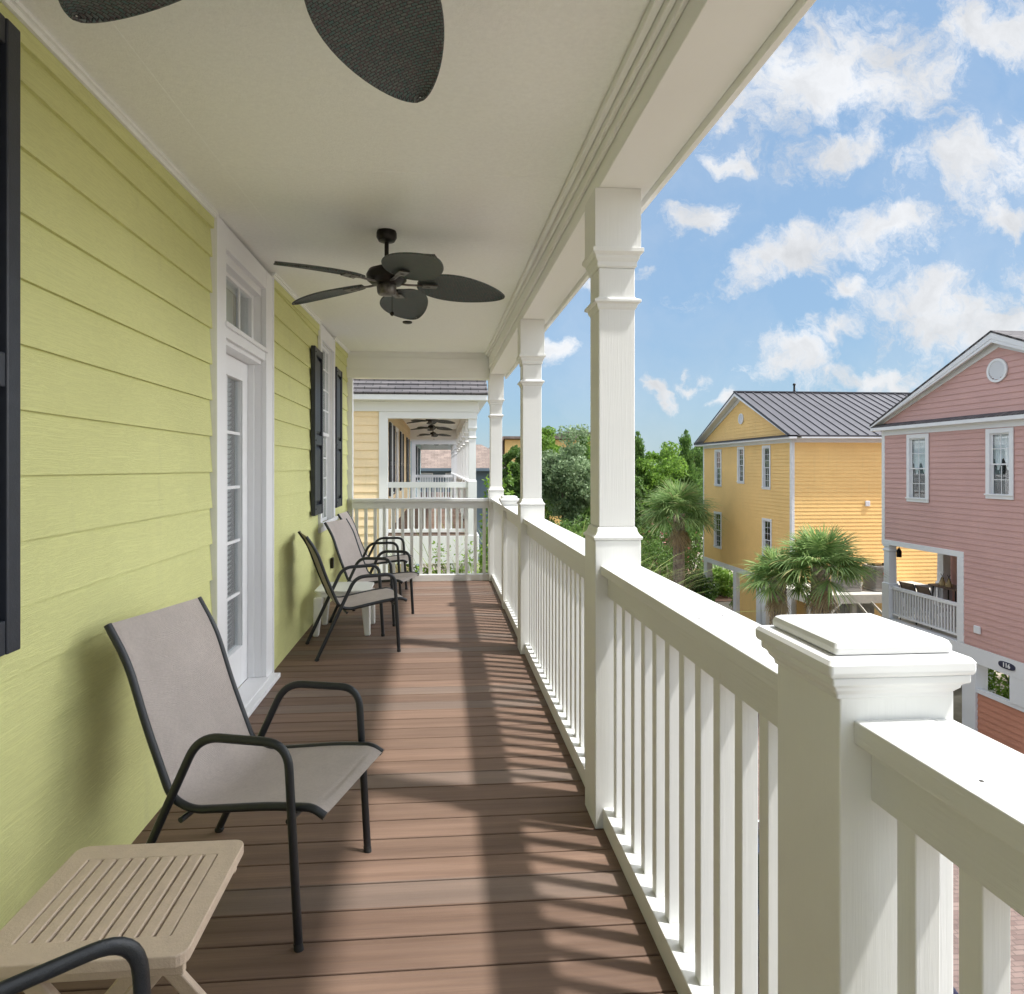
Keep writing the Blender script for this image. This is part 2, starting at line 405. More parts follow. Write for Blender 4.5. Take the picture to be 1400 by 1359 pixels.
class MB:
    def __init__(s): s.v = []; s.f = []; s.m = []
    def add(s, vs, fs, m=0):
        o = len(s.v); s.v += [tuple(v) for v in vs]
        s.f += [tuple(i + o for i in f) for f in fs]; s.m += [m] * len(fs)
    def box(s, x0, x1, y0, y1, z0, z1, m=0):
        x0, x1 = min(x0, x1), max(x0, x1); y0, y1 = min(y0, y1), max(y0, y1); z0, z1 = min(z0, z1), max(z0, z1)
        vs = [(x, y, z) for z in (z0, z1) for y in (y0, y1) for x in (x0, x1)]
        s.add(vs, [(0, 2, 3, 1), (4, 5, 7, 6), (0, 1, 5, 4), (2, 6, 7, 3), (0, 4, 6, 2), (1, 3, 7, 5)], m)
    def hexa(s, p, m=0):
        """8 points: bottom ring 0-3, top ring 4-7"""
        s.add(p, [(3, 2, 1, 0), (4, 5, 6, 7), (0, 1, 5, 4), (1, 2, 6, 5), (2, 3, 7, 6), (3, 0, 4, 7)], m)
    def prism(s, poly, axis, a, b, m=0):
        """extrude a 2D polygon along axis between a and b"""
        n = len(poly)
        def P(q, t): return {'x': (t, q[0], q[1]), 'y': (q[0], t, q[1]), 'z': (q[0], q[1], t)}[axis]
        vs = [P(q, a) for q in poly] + [P(q, b) for q in poly]
        fs = [tuple(range(n))[::-1], tuple(range(n, 2 * n))] + [(i, (i + 1) % n, n + (i + 1) % n, n + i) for i in range(n)]
        s.add(vs, fs, m)
    def lathe(s, prof, c=(0, 0, 0), n=24, m=0):
        vs = []; fs = []
        for (r, z) in prof:
            for i in range(n):
                a = 2 * math.pi * i / n; vs.append((c[0] + r * math.cos(a), c[1] + r * math.sin(a), c[2] + z))
        for j in range(len(prof) - 1):
            for i in range(n):
                i2 = (i + 1) % n; fs.append((j * n + i, j * n + i2, (j + 1) * n + i2, (j + 1) * n + i))
        fs.append(tuple(range(n))[::-1]); fs.append(tuple(range((len(prof) - 1) * n, len(prof) * n)))
        s.add(vs, fs, m)
    def sqlathe(s, prof, cx, cy, m=0):
        """square section stacked by (half width, z)"""
        vs = []; fs = []
        for (r, z) in prof:
            vs += [(cx - r, cy - r, z), (cx + r, cy - r, z), (cx + r, cy + r, z), (cx - r, cy + r, z)]
        for j in range(len(prof) - 1):
            for i in range(4):
                i2 = (i + 1) % 4; fs.append((j * 4 + i, j * 4 + i2, (j + 1) * 4 + i2, (j + 1) * 4 + i))
        fs.append((3, 2, 1, 0)); L = (len(prof) - 1) * 4; fs.append((L, L + 1, L + 2, L + 3))
        s.add(vs, fs, m)
    def tube(s, pts, r, n=8, m=0, r2=None, up=Vector((0, 0, 1)), radii=None, flat=None):
        pts = [Vector(p) for p in pts]; r2 = r2 or r; vs = []; fs = []
        prevN = None
        for i, p in enumerate(pts):
            if i == 0: t = pts[1] - pts[0]
            elif i == len(pts) - 1: t = pts[-1] - pts[-2]
            else: t = (pts[i + 1] - pts[i]).normalized() + (pts[i] - pts[i - 1]).normalized()
            t.normalize()
            if flat is not None:
                a = Vector(flat); b = t.cross(a).normalized()
            else:
                if prevN is None:
                    ref = up if abs(t.dot(up)) < .95 else Vector((1, 0, 0))
                    a = t.cross(ref).normalized()
                else:
                    a = (prevN - t * prevN.dot(t)).normalized()
                prevN = a; b = t.cross(a).normalized()
            k = radii[i] if radii else 1.0
            for j in range(n):
                an = 2 * math.pi * j / n
                vs.append(p + a * (math.cos(an) * r * k) + b * (math.sin(an) * r2 * k))
        for i in range(len(pts) - 1):
            for j in range(n):
                j2 = (j + 1) % n; fs.append((i * n + j, i * n + j2, (i + 1) * n + j2, (i + 1) * n + j))
        fs.append(tuple(range(n))[::-1]); L = (len(pts) - 1) * n; fs.append(tuple(range(L, L + n)))
        s.add(vs, fs, m)


def link(o, parent=None, loc=(0, 0, 0), rz=0):
    scene.collection.objects.link(o); o.location = loc; o.rotation_euler = (0, 0, rz)
    if parent is not None: o.parent = parent
    return o


def ob(name, mb, mats, parent=None, loc=(0, 0, 0), rz=0, bevel=0, smooth=False, seg=2):
    me = bpy.data.meshes.new(name)
    me.from_pydata(mb.v, [], mb.f)
    if not isinstance(mats, (list, tuple)): mats = [mats]
    for m in mats: me.materials.append(m)
    if len(mats) > 1: me.polygons.foreach_set('material_index', mb.m)
    bm = bmesh.new(); bm.from_mesh(me); bmesh.ops.recalc_face_normals(bm, faces=bm.faces); bm.to_mesh(me); bm.free()
    if smooth:
        me.polygons.foreach_set('use_smooth', [True] * len(me.polygons))
        try: me.set_sharp_from_angle(angle=R(40))
        except Exception: pass
    me.update()
    o = bpy.data.objects.new(name, me)
    if bevel:
        b = o.modifiers.new('bevel', 'BEVEL'); b.width = bevel; b.segments = seg; b.limit_method = 'ANGLE'; b.angle_limit = R(50)
    return link(o, parent, loc, rz)


def tag(o, label=None, cat=None, group=None, kind=None):
    if label: o['label'] = label
    if cat: o['category'] = cat
    if group: o['group'] = group
    if kind: o['kind'] = kind
    return o


def empty(name, loc, rz=0, **kw):
    o = bpy.data.objects.new(name, None); o.empty_display_size = .2
    link(o, None, loc, rz); tag(o, **kw); return o


def back(p):
    """offset so that a mesh in world coordinates can hang under an unrotated parent"""
    return tuple(-c for c in p.location)


def copy_tree(o, parent=None):
    c = o.copy(); scene.collection.objects.link(c)
    if parent is not None: c.parent = parent
    for ch in KIDS.get(o.name, []): pass
    for ch in [q for q in ALLOBJ() if q.parent == o]:
        copy_tree(ch, c)
    return c


KIDS = {}
def ALLOBJ(): return list(scene.collection.objects)


def fillet(pts, r, n=6):
    pts = [Vector(p) for p in pts]; out = [pts[0]]
    for i in range(1, len(pts) - 1):
        a, b, c = pts[i - 1], pts[i], pts[i + 1]
        u = (a - b); v = (c - b); rr = min(r, u.length * .48, v.length * .48)
        u.normalize(); v.normalize(); p0 = b + u * rr; p1 = b + v * rr
        for j in range(n + 1):
            t = j / n; out.append(p0 * (1 - t) ** 2 + b * (2 * t * (1 - t)) + p1 * t * t)
    out.append(pts[-1]); return out


def lap(mb, O, phi, u0, u1, z0, z1, exp, phase, holes=(), depth=.012, lim=None, m=0):
    """lap siding: saw-tooth courses on a wall; local u along the wall, n outwards"""
    U = Vector((math.cos(phi), math.sin(phi), 0)); N = Vector((-math.sin(phi), math.cos(phi), 0)); O = Vector(O)
    ks = math.floor((z0 - phase) / exp); zs = set([z0, z1])
    z = phase + ks * exp
    while z < z1 + exp:
        if z0 < z < z1: zs.add(round(z, 5))
        z += exp
    for h in holes:
        for q in (h[2], h[3]):
            if z0 < q < z1: zs.add(q)
    zs = sorted(zs)
    def P(u, n, zz): return O + U * u + N * n + Vector((0, 0, zz))
    for a, b in zip(zs[:-1], zs[1:]):
        if b - a < 1e-4: continue
        mid = (a + b) / 2
        course = phase + math.floor((mid - phase) / exp) * exp
        na = depth * (1 - (a - course) / exp); nb = depth * (1 - (b - course) / exp)
        segs = [(u0, u1)]
        for h in holes:
            if h[2] < mid < h[3]:
                ns = []
                for s0, s1 in segs:
                    if h[1] <= s0 or h[0] >= s1: ns.append((s0, s1)); continue
                    if h[0] > s0: ns.append((s0, h[0]))
                    if h[1] < s1: ns.append((h[1], s1))
                segs = ns
        la = lim(a) if lim else None; lb = lim(b) if lim else None
        for s0, s1 in segs:
            a0, a1, b0, b1 = s0, s1, s0, s1
            if lim:
                a0, a1 = max(s0, la[0]), min(s1, la[1]); b0, b1 = max(s0, lb[0]), min(s1, lb[1])
                if a1 - a0 < .01: continue
                if b1 < b0: b0 = b1 = (b0 + b1) / 2
            vs = [P(a0, na, a), P(a1, na, a), P(b1, nb, b), P(b0, nb, b), P(a0, -.002, a), P(a1, -.002, a)]
            mb.add(vs, [(0, 1, 2, 3), (4, 5, 1, 0)], m)


def make_window(parent, loc, rz, w, h, cas=.11, nx=2, ny=2, name='window', trim=None, curtain=None, off=(0, 0, 0), sill=True, glassdark=False, head=0.0, muntin_rows=None):
    """double hung window in local coordinates: x along wall, y outwards, z up; loc = centre bottom"""
    trim = trim or TRIMB
    f = MB()
    f.box(-w / 2, -w / 2 + cas, 0, .028, 0, h); f.box(w / 2 - cas, w / 2, 0, .028, 0, h)
    f.box(-w / 2 + cas, w / 2 - cas, 0, .026, h - cas - head, h); f.box(-w / 2 + cas, w / 2 - cas, 0, .026, 0, cas * .8)
    if sill: f.box(-w / 2 - .02, w / 2 + .02, .030, .055, cas * .75, cas * .75 + .035)
    W = w - 2 * cas; H = h - cas * 1.8 - head; zb = cas * .8; x0 = -W / 2
    # jamb reveal
    f.box(x0, x0 + .012, -.07, 0, zb, zb + H); f.box(-x0 - .012, -x0, -.07, 0, zb, zb + H); f.box(x0, -x0, -.07, 0, zb + H - .012, zb + H)
    o = ob(name, f, trim, parent, loc, rz, bevel=.003)
    s = MB(); st = .035; mid = zb + H * .5
    for (z0, z1, yy) in ((zb, mid + st / 2, -.045), (mid - st / 2, zb + H, -.022)):
        s.box(x0 + .012, x0 + .012 + st, yy - .018, yy, z0, z1); s.box(-x0 - .012 - st, -x0 - .012, yy - .018, yy, z0, z1)
        s.box(x0 + .012 + st, -x0 - .012 - st, yy - .018, yy, z0, z0 + st); s.box(x0 + .012 + st, -x0 - .012 - st, yy - .018, yy, z1 - st, z1)
    ob('sash', s, trim, o)
    g = MB()
    for (z0, z1, yy) in ((zb, mid, -.052), (mid, zb + H, -.030)):
        g.box(x0 + .02, -x0 - .02, yy - .003, yy, z0, z1)
    ob('pane', g, GLASS, o)
    mu = MB()
    for (z0, z1, yy) in ((zb, mid, -.049), (mid, zb + H, -.027)):
        a, b = z0 + st, z1 - st
        for i in range(1, nx): xx = x0 + W * i / nx; mu.box(xx - .008, xx + .008, yy, yy + .008, a, b)
        for j in range(1, ny): zz = a + (b - a) * j / ny; mu.box(x0 + .04, -x0 - .04, yy, yy + .009, zz - .008, zz + .008)
    if nx > 1 or ny > 1: ob('muntin', mu, trim, o)
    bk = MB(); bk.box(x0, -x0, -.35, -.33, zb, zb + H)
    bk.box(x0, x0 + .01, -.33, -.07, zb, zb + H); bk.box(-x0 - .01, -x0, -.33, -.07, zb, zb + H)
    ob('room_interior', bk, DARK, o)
    if curtain == 'swag':
        c = MB(); n = 18
        for j in range(n):
            t0, t1 = j / n, (j + 1) / n
            def zc(t): return zb + H * (.50 + .10 * math.cos(t * 2 * math.pi * 2))
            y0 = -.09 - .012 * (j % 2); y1 = -.09 - .012 * ((j + 1) % 2)
            xa, xb = x0 + W * t0, x0 + W * t1
            c.add([(xa, y0, zc(t0)), (xb, y1, zc(t1)), (xb, y1, zb + H), (xa, y0, zb + H)], [(0, 1, 2, 3)])
        ob('curtain', c, CURTAIN, o)
    if curtain == 'blind':
        c = MB(); nn = int(H / .03)
        for j in range(nn):
            zz = zb + .01 + j * .03
            c.add([(x0 + .01, -.085, zz), (-x0 - .01, -.085, zz), (-x0 - .01, -.07, zz + .024), (x0 + .01, -.07, zz + .024)], [(0, 1, 2, 3)])
        ob('blind', c, BLIND, o)
    return o


def make_shutter(parent, loc, rz, w, h, name='shutter'):
    f = MB(); st = .055
    f.box(-w / 2, -w / 2 + st, 0, .038, 0, h); f.box(w / 2 - st, w / 2, 0, .038, 0, h)
    rails = [(0, .09), (h * .42, h * .42 + .09), (h - .07, h)]
    for a, b in rails: f.box(-w / 2 + st, w / 2 - st, 0, .034, a, b)
    f.box(-w / 2 + st, w / 2 - st, 0, .010, .09, h - .07)
    o = ob(name, f, SHUT, parent, loc, rz, bevel=.004)
    for (a, b) in ((rails[0][1], rails[1][0]), (rails[1][1], rails[2][0])):
        p = MB(); x = w / 2 - st - .012; a += .012; b -= .012; i = .03
        p.hexa([(-x, .010, a), (x, .010, a), (x, .010, b), (-x, .010, b), (-x + i, .028, a + i), (x - i, .028, a + i), (x - i, .028, b - i), (-x + i, .028, b - i)])
        ob('raised_panel', p, SHUT, o)
    for zz in (.06, h * .42 + .04, h - .05):
        sc = MB(); sc.lathe([(.006, 0), (.006, .004), (.003, .006)], (0, 0, 0), 8)
        sc.v = [(v[0] + w / 2 - st / 2, .038 + v[2], zz + v[1]) for v in sc.v]; ob('screw', sc, FANM, o)
    return o

# ================================================================== OUR PORCH
GZ = -5.9                                     # street level
Y0, Y1 = -1.6, 8.40                           # porch length
XW = -1.165                                   # siding face


def ceil_z(y): return 2.69 + .031 * (y - 2.2)
def beam_z(y): return 2.492 + .0135 * y


deck = MB(); y = 1.843 - .132 * 26
while y < Y1:
    deck.box(-1.19, .80, y + .003, min(y + .1325 - .003, Y1), -.028, 0); y += .1325
d = ob('porch_deck', deck, DECK, bevel=.003); tag(d, 'brown composite deck boards of the upper porch floor', 'deck', kind='structure')

house = empty('green_house', (XW, 3.4, GZ), label='lime green lap sided house whose upper porch we stand on', cat='house')
HB = back(house)
w = MB()
# local u = -y because the wall faces +x
holes = [(-4.57, -3.425, -1, 4), (-7.16, -6.33, .82, 4), (-1.43, -.50, .82, 4)]
lap(w, (XW - .010, 0, 0), R(-90), -8.28, 1.6, 0, 2.93, .183, 1.40 - .183 * 8, holes, .014)
w.v = [(v[0], v[1], min(v[2], ceil_z(v[1]) + .03)) for v in w.v]
ob('siding_wall', w, GREEN, house, HB)
b = MB()
for (a, c, z0, z1) in ((-1.6, .50, GZ, 2.9), (1.43, 3.43, GZ, 2.9), (4.57, 6.33, GZ, 2.9), (7.16, 8.28, GZ, 2.9), (.50, 1.43, GZ, .82), (3.43, 4.57, GZ, -.03), (6.33, 7.16, GZ, .82)):
    b.box(-1.42, XW - .0125, a, c, z0, z1)
b.box(-9, -1.42, -1.6, 8.3, GZ, 2.95)
ob('wall_backing', b, GREEN, house, HB)
# ceiling board and its joints
c = MB()
pts = [(-1.30, Y0), (-1.30, Y1), (.66, Y1), (.66, Y0)]
c.hexa([(x, y, ceil_z(y)) for x, y in pts] + [(x, y, ceil_z(y) + .05) for x, y in pts])
ob('porch_ceiling', c, CEIL, house, HB)
t = MB()
slabc = lambda x0, x1, a, e: t.hexa([(x0, a, ceil_z(a) - .0010), (x1, a, ceil_z(a) - .0010), (x1, e, ceil_z(e) - .0010), (x0, e, ceil_z(e) - .0010), (x0, a, ceil_z(a) + .001), (x1, a, ceil_z(a) + .001), (x1, e, ceil_z(e) + .001), (x0, e, ceil_z(e) + .001)])
slabc(-.935, -.927, Y0, Y1)
for yy in (.42, 2.86, 5.30, 7.74): slabc(-.926, .60, yy, yy + .007)
ob('ceiling_seam', t, CEIL, house, HB)
t = MB()
for (x0, x1, dz) in ((XW - .01, XW + .022, .030), (XW + .022, XW + .034, .014)):
    for (a, e) in ((Y0, 3.425), (4.57, 6.33), (7.16, 8.28)):
        t.hexa([(x0, a, ceil_z(a) - dz), (x1, a, ceil_z(a) - dz), (x1, e, ceil_z(e) - dz), (x0, e, ceil_z(e) - dz),
                (x0, a, ceil_z(a) - .001), (x1, a, ceil_z(a) - .001), (x1, e, ceil_z(e) - .001), (x0, e, ceil_z(e) - .001)])
ob('ceiling_moulding', t, CEIL, house, HB)
t = MB()
for (a, e) in ((Y0, 3.425), (4.57, 6.33), (7.16, 8.28)):
    x0, x1 = XW - .01, XW + .012
    t.hexa([(x0, a, ceil_z(a) - .085), (x1, a, ceil_z(a) - .085), (x1, e, ceil_z(e) - .085), (x0, e, ceil_z(e) - .085),
            (x0, a, ceil_z(a) - .032), (x1, a, ceil_z(a) - .032), (x1, e, ceil_z(e) - .032), (x0, e, ceil_z(e) - .032)])
ob('frieze_board', t, GREEN, house, HB)
# beam: stepped inner face, soffit, fascia lip
def slab(mb, x0, x1, za, zb, y0=Y0, y1=Y1, fa=beam_z, fb=beam_z):
    mb.hexa([(x0, y0, fa(y0) + za), (x1, y0, fa(y0) + za), (x1, y1, fa(y1) + za), (x0, y1, fa(y1) + za),
             (x0, y0, fb(y0) + zb), (x1, y0, fb(y0) + zb), (x1, y1, fb(y1) + zb), (x0, y1, fb(y1) + zb)])
t = MB(); slab(t, .620, .830, 0.0, .34); ob('porch_beam', t, BEAM, house, HB, bevel=.003)
t = MB()
slab(t, .603, .619, .075, .30)
slab(t, .585, .602, -.055, -.001, fa=ceil_z, fb=ceil_z); slab(t, .560, .584, -.030, -.001, fa=ceil_z, fb=ceil_z)
ob('beam_moulding', t, BEAM, house, HB, bevel=.003)
t = MB(); slab(t, .8305, .852, -.028, .36); slab(t, .8525, .866, .015, .36); ob('fascia', t, BEAM, house, HB, bevel=.002)
# end header
t = MB(); t.box(-1.20, .6195, Y1 - .17, Y1 - .02, 2.55, ceil_z(Y1) - .002); t.box(-1.17, .602, Y1 - .185, Y1 - .1705, 2.66, 2.80)
ob('end_header', t, BEAM, house, HB, bevel=.003)
t = MB(); t.box(-1.30, -1.105, Y1 - .118, Y1 - .02, -.3, 2.55); ob('corner_board', t, TRIM, house, HB, bevel=.003)
t = MB()
t.box(.802, .84, Y0, Y1, -.30, -.03); t.box(-1.2, .80, Y1 + .002, Y1 + .04, -.30, -.03); ob('deck_fascia', t, WHITE_Y, house, HB, bevel=.003)
t = MB(); t.box(-1.2, .80, Y0, Y1, -.28, -.04); ob('deck_framing', t, TIMBER, house, HB)
# roof over the porch
t = MB(); t.hexa([(-9, Y0 - .3, 2.99), (.868, Y0 - .3, 2.89), (.868, Y1 + .15, 2.89), (-9, Y1 + .15, 2.99), (-9, Y0 - .3, 5.4), (.868, Y0 - .3, 2.97), (.868, Y1 + .15, 2.97), (-9, Y1 + .15, 5.4)])
ob('roof', t, SHINGLE, house, HB)

# door: casing, transom, slab, panes, blind
dr = MB()
DY0, DY1 = 3.59, 4.395
zt = ceil_z(3.43) - .004
dr.box(XW - .012, XW + .020, 3.43, DY0, .0, zt); dr.box(XW - .012, XW + .020, DY1, 4.56, .0, zt)
dr.box(XW - .012, XW + .018, DY0, DY1, 2.60, zt)
dr.box(XW - .012, XW + .028, 3.425, 3.446, .0, zt - .002); dr.box(XW - .012, XW + .028, 4.545, 4.566, .0, zt - .002)
dr.box(-1.34, XW - .0125, 3.45, DY0, 0, 2.66); dr.box(-1.34, XW - .0125, DY1, 4.54, 0, 2.66)
dr.box(-1.34, XW - .013, DY0, DY1, 2.10, 2.205); dr.box(-1.34, XW - .013, DY0, DY1, 2.55, 2.66)
dr.box(XW - .0125, XW + .012, DY0, DY1, 2.125, 2.195); dr.box(XW + .0125, XW + .03, DY0 - .02, DY1 + .02, 2.18, 2.205)
dr.box(-1.262, -1.222, DY0, DY0 + .015, .045, 2.10); dr.box(-1.262, -1.222, DY1 - .015, DY1, .045, 2.10)
door = ob('door', dr, TRIM, house, HB, bevel=.003)
s = MB(); sx0, sx1 = -1.30, -1.262; gy0, gy1, gz0, gz1 = 3.735, 4.235, .30, 1.97
s.box(sx0, sx1, DY0 + .003, gy0, .045, 2.097); s.box(sx0, sx1, gy1, DY1 - .003, .045, 2.097)
s.box(sx0, sx1, gy0, gy1, .045, gz0); s.box(sx0, sx1, gy0, gy1, gz1, 2.097)
e = .022
s.box(sx1, sx1 + .012, gy0 - e, gy0, gz0 - e, gz1 + e); s.box(sx1, sx1 + .012, gy1, gy1 + e, gz0 - e, gz1 + e)
s.box(sx1, sx1 + .012, gy0, gy1, gz0 - e, gz0); s.box(sx1, sx1 + .012, gy0, gy1, gz1, gz1 + e)
ob('door_slab', s, TRIM, door, bevel=.003)
g = MB(); g.box(-1.283, -1.279, gy0, gy1, gz0, gz1); g.box(-1.25, -1.246, DY0 + .05, DY1 - .05, 2.225, 2.54); ob('pane', g, GLASS, door)
mu = MB()
mu.box(-1.2785, -1.268, (gy0 + gy1) / 2 - .009, (gy0 + gy1) / 2 + .009, gz0, gz1)
for i in range(1, 5):
    zz = gz0 + (gz1 - gz0) * i / 5; mu.box(-1.2785, -1.267, gy0, gy1, zz - .009, zz + .009)
for yy in (DY0 + .27, DY1 - .27): mu.box(-1.2455, -1.235, yy - .009, yy + .009, 2.225, 2.54)
ob('muntin', mu, TRIM, door)
tf = MB()
tf.box(-1.275, -1.225, DY0, DY0 + .05, 2.205, 2.55); tf.box(-1.275, -1.225, DY1 - .05, DY1, 2.205, 2.55); tf.box(-1.275, -1.225, DY0 + .05, DY1 - .05, 2.206, 2.235); tf.box(-1.275, -1.225, DY0 + .05, DY1 - .05, 2.525, 2.549)
ob('transom_frame', tf, TRIM, door, bevel=.002)
bl = MB()
for j in range(56):
    zz = gz0 + .01 + j * .03
    if zz > gz1: break
    bl.add([(-1.33, gy0 + .01, zz), (-1.33, gy1 - .01, zz), (-1.315, gy1 - .01, zz + .022), (-1.315, gy0 + .01, zz + .022)], [(0, 1, 2, 3)])
bl.box(-1.36, -1.358, DY0, DY1, 2.2, 2.56)
ob('blind', bl, BLIND, door)
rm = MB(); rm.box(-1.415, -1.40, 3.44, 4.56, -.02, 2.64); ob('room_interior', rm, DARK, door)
th = MB(); th.box(-1.262, -1.085, DY0 - .13, DY1 + .13, .002, .032); th.box(-1.262, -1.125, DY0 + .002, DY1 - .002, .0325, .044); ob('threshold', th, TRIM, door, bevel=.004)
hd = MB(); hd.box(-1.262, -1.255, DY0 + .045, DY0 + .085, .93, 1.08); hd.tube([(-1.255, DY0 + .065, 1.0), (-1.21, DY0 + .065, 1.0), (-1.205, DY0 + .16, 1.0)], .009, 8); ob('door_handle', hd, STEEL, door, smooth=True)

make_window(house, (XW - .003 - house.location.x, 6.745 - house.location.y, .80 - GZ), R(-90), .86, 2.00, .085, 3, 4, trim=TRIM, curtain='swag', head=.05)
make_shutter(house, (XW + .006 - house.location.x, 6.14 - house.location.y, .99 - GZ), R(-90), .40, 1.53)
make_shutter(house, (XW + .006 - house.location.x, 7.36 - house.location.y, .99 - GZ), R(-90), .40, 1.53)
make_window(house, (XW - .003 - house.location.x, .965 - house.location.y, .80 - GZ), R(-90), .96, 2.00, .085, 3, 4, trim=TRIM, curtain='swag', head=.05)
make_shutter(house, (XW + .006 - house.location.x, 1.615 - house.location.y, .935 - GZ), R(-90), .45, 1.655)
make_shutter(house, (XW + .006 - house.location.x, .255 - house.location.y, .935 - GZ), R(-90), .45, 1.655)
t = MB()
za = ceil_z(6.33) - .006
t.box(XW - .012, XW + .018, 6.335, 7.155, 2.801, za); ob('window_header', t, TRIM, house, HB, bevel=.002)
t = MB(); t.box(-.0, .03, -.035, .035, 0, .11); ob('outlet_cover', t, FANM, house, (XW + .002 - house.location.x, 7.02 - house.location.y, .36 - GZ), 0, bevel=.006)

# columns, newels, rails
CX = .6975; HW = .0925


def column(y0, label):
    yc = y0 + HW; e = empty('porch_column', (CX, yc, 0), label=label, cat='column', group='square white porch columns along the railing')
    top = beam_z(yc)
    p = MB(); p.sqlathe([(HW, 0.0), (HW, 1.135)], 0, 0); ob('plinth', p, WHITE_Z, e, bevel=.004)
    m = MB(); m.sqlathe([(HW - .001, 1.1355), (HW + .004, 1.137), (HW + .006, 1.147), (HW - .003, 1.155), (.083, 1.166), (.080, 1.180), (.0745, 1.186)], 0, 0); ob('base_moulding', m, WHITE_Z, e, bevel=.0015)
    s_ = MB(); s_.sqlathe([(.0735, 1.1865), (.0735, 2.215)], 0, 0); ob('shaft', s_, WHITE_Z, e, bevel=.004)
    a = MB(); a.sqlathe([(.074, 2.050), (.080, 2.060), (.083, 2.072), (.094, 2.078), (.094, 2.088), (.080, 2.094), (.074, 2.100)], 0, 0); ob('ring_moulding', a, WHITE_Z, e, bevel=.0015)
    b_ = MB(); b_.sqlathe([(.074, 2.2155), (.080, 2.222), (.080, 2.238), (.088, 2.252), (.090, 2.262), (.102, 2.274), (.102, 2.290), (HW, 2.2905), (HW, top - .002)], 0, 0); ob('capital', b_, WHITE_Z, e, bevel=.0015)
    return e


column(2.52, 'nearest square white porch column, widest in view, beside the first long railing')
column(4.93, 'middle square white porch column, second from the camera along the railing')
column(8.16, 'farthest square white porch column at the corner with the end railing')


def newel(y0, label, hw=HW, xc=CX, h=1.080):
    yc = y0 + hw; e = empty('newel_post', (xc, yc, 0), label=label, cat='newel post', group='short capped railing posts')
    p = MB(); p.sqlathe([(hw, 0), (hw, h)], 0, 0); ob('post', p, WHITE_Z, e, bevel=.003)
    m = MB(); z = h
    m.sqlathe([(hw + .001, z - .012), (hw + .002, z - .004), (hw + .009, z + .004), (hw + .010, z + .010), (hw + .018, z + .014), (hw + .018, z + .026)], -.004, 0)
    ob('crown_moulding', m, CAPW, e, bevel=.003, seg=3)
    k = MB()
    k.sqlathe([(hw + .019, z + .0265), (hw + .0245, z + .030), (hw + .0245, z + .046), (hw + .020, z + .052), (hw + .001, z + .0545)], -.006, 0)
    k.sqlathe([(hw + .003, z + .055), (hw + .003, z + .066), (hw + .000, z + .073), (hw - .008, z + .077), (hw - .050, z + .079)], -.006, 0)
    ob('post_cap', k, CAPW, e, bevel=.005, seg=3)
    return e


newel(.945, 'large white newel post with moulded square cap in the right foreground')
newel(6.53, 'small distant white newel post standing between the middle and farthest columns', .075, .70, 1.06)


def railing(a, b, label, along='y', fixed=None, sp=.113):
    """section between posts at a and b"""
    L = b - a
    if along == 'y': e = empty('railing', (.705, a, 0), 0, label=label, cat='railing', group='white baluster railing sections of our porch')
    else: e = empty('railing', (b, fixed, 0), R(90), label=label, cat='railing', group='white baluster railing sections of our porch')
    # local: x across, y along
    for (xa, xb_, dz) in (((-.078, .046, 0), (.0475, .080, -.0015)) if a < 0 and along == 'y' else ((-.078, .080, 0),)):
        t = MB(); t.box(xa, xb_, -.001, L + .001, 1.000 + dz, 1.036 + dz); ob('top_rail', t, WHITE_Y, e, bevel=.003)
    nails = MB(); yy = .09
    while yy < L:
        for xx in (-.045, .028): nails.lathe([(.0028, 1.0362), (.0028, 1.0368), (.001, 1.037)], (xx + random.uniform(-.004, .004), yy + random.uniform(-.02, .02), 0), 8)
        yy += .41
    nh = ob('nail_heads', nails, STEEL, e); nh['kind'] = 'stuff'
    s_ = MB(); s_.box(-.050, .050, -.001, L + .001, .912, .9995); ob('sub_rail', s_, WHITE_Y, e, bevel=.003)
    b_ = MB(); b_.box(-.068, .020, -.001, L + .001, .002, .082); ob('bottom_rail', b_, WHITE_Y, e, bevel=.003)
    n = max(2, round(L / sp)); s1 = L / n
    proto = None
    for i in range(n):
        yy = s1 * (i + .5)
        if proto is None:
            q = MB(); q.box(-.019, .019, -.019, .019, .0825, .9115); proto = ob('baluster', q, WHITE_Z, e, (-.018, yy, 0), 0, bevel=.002)
        else:
            o = proto.copy(); scene.collection.objects.link(o); o.location = (-.018, yy, 0); o.parent = e
    return e


railing(-1.0, .945, 'nearest white railing section running out of frame at the lower right')
railing(1.13, 2.52, 'white railing section between the big capped newel and the nearest column')
railing(2.705, 4.93, 'longest white railing section between the nearest and the middle column')
railing(5.115, 6.53, 'white railing section between the middle column and the small far newel')
railing(6.68, 8.16, 'farthest long side railing section between the small newel and corner column')
railing(-1.105, .605, 'white railing crossing the far end of the porch', 'x', 8.26)

# ------------------------------------------------------------------ ceiling fans


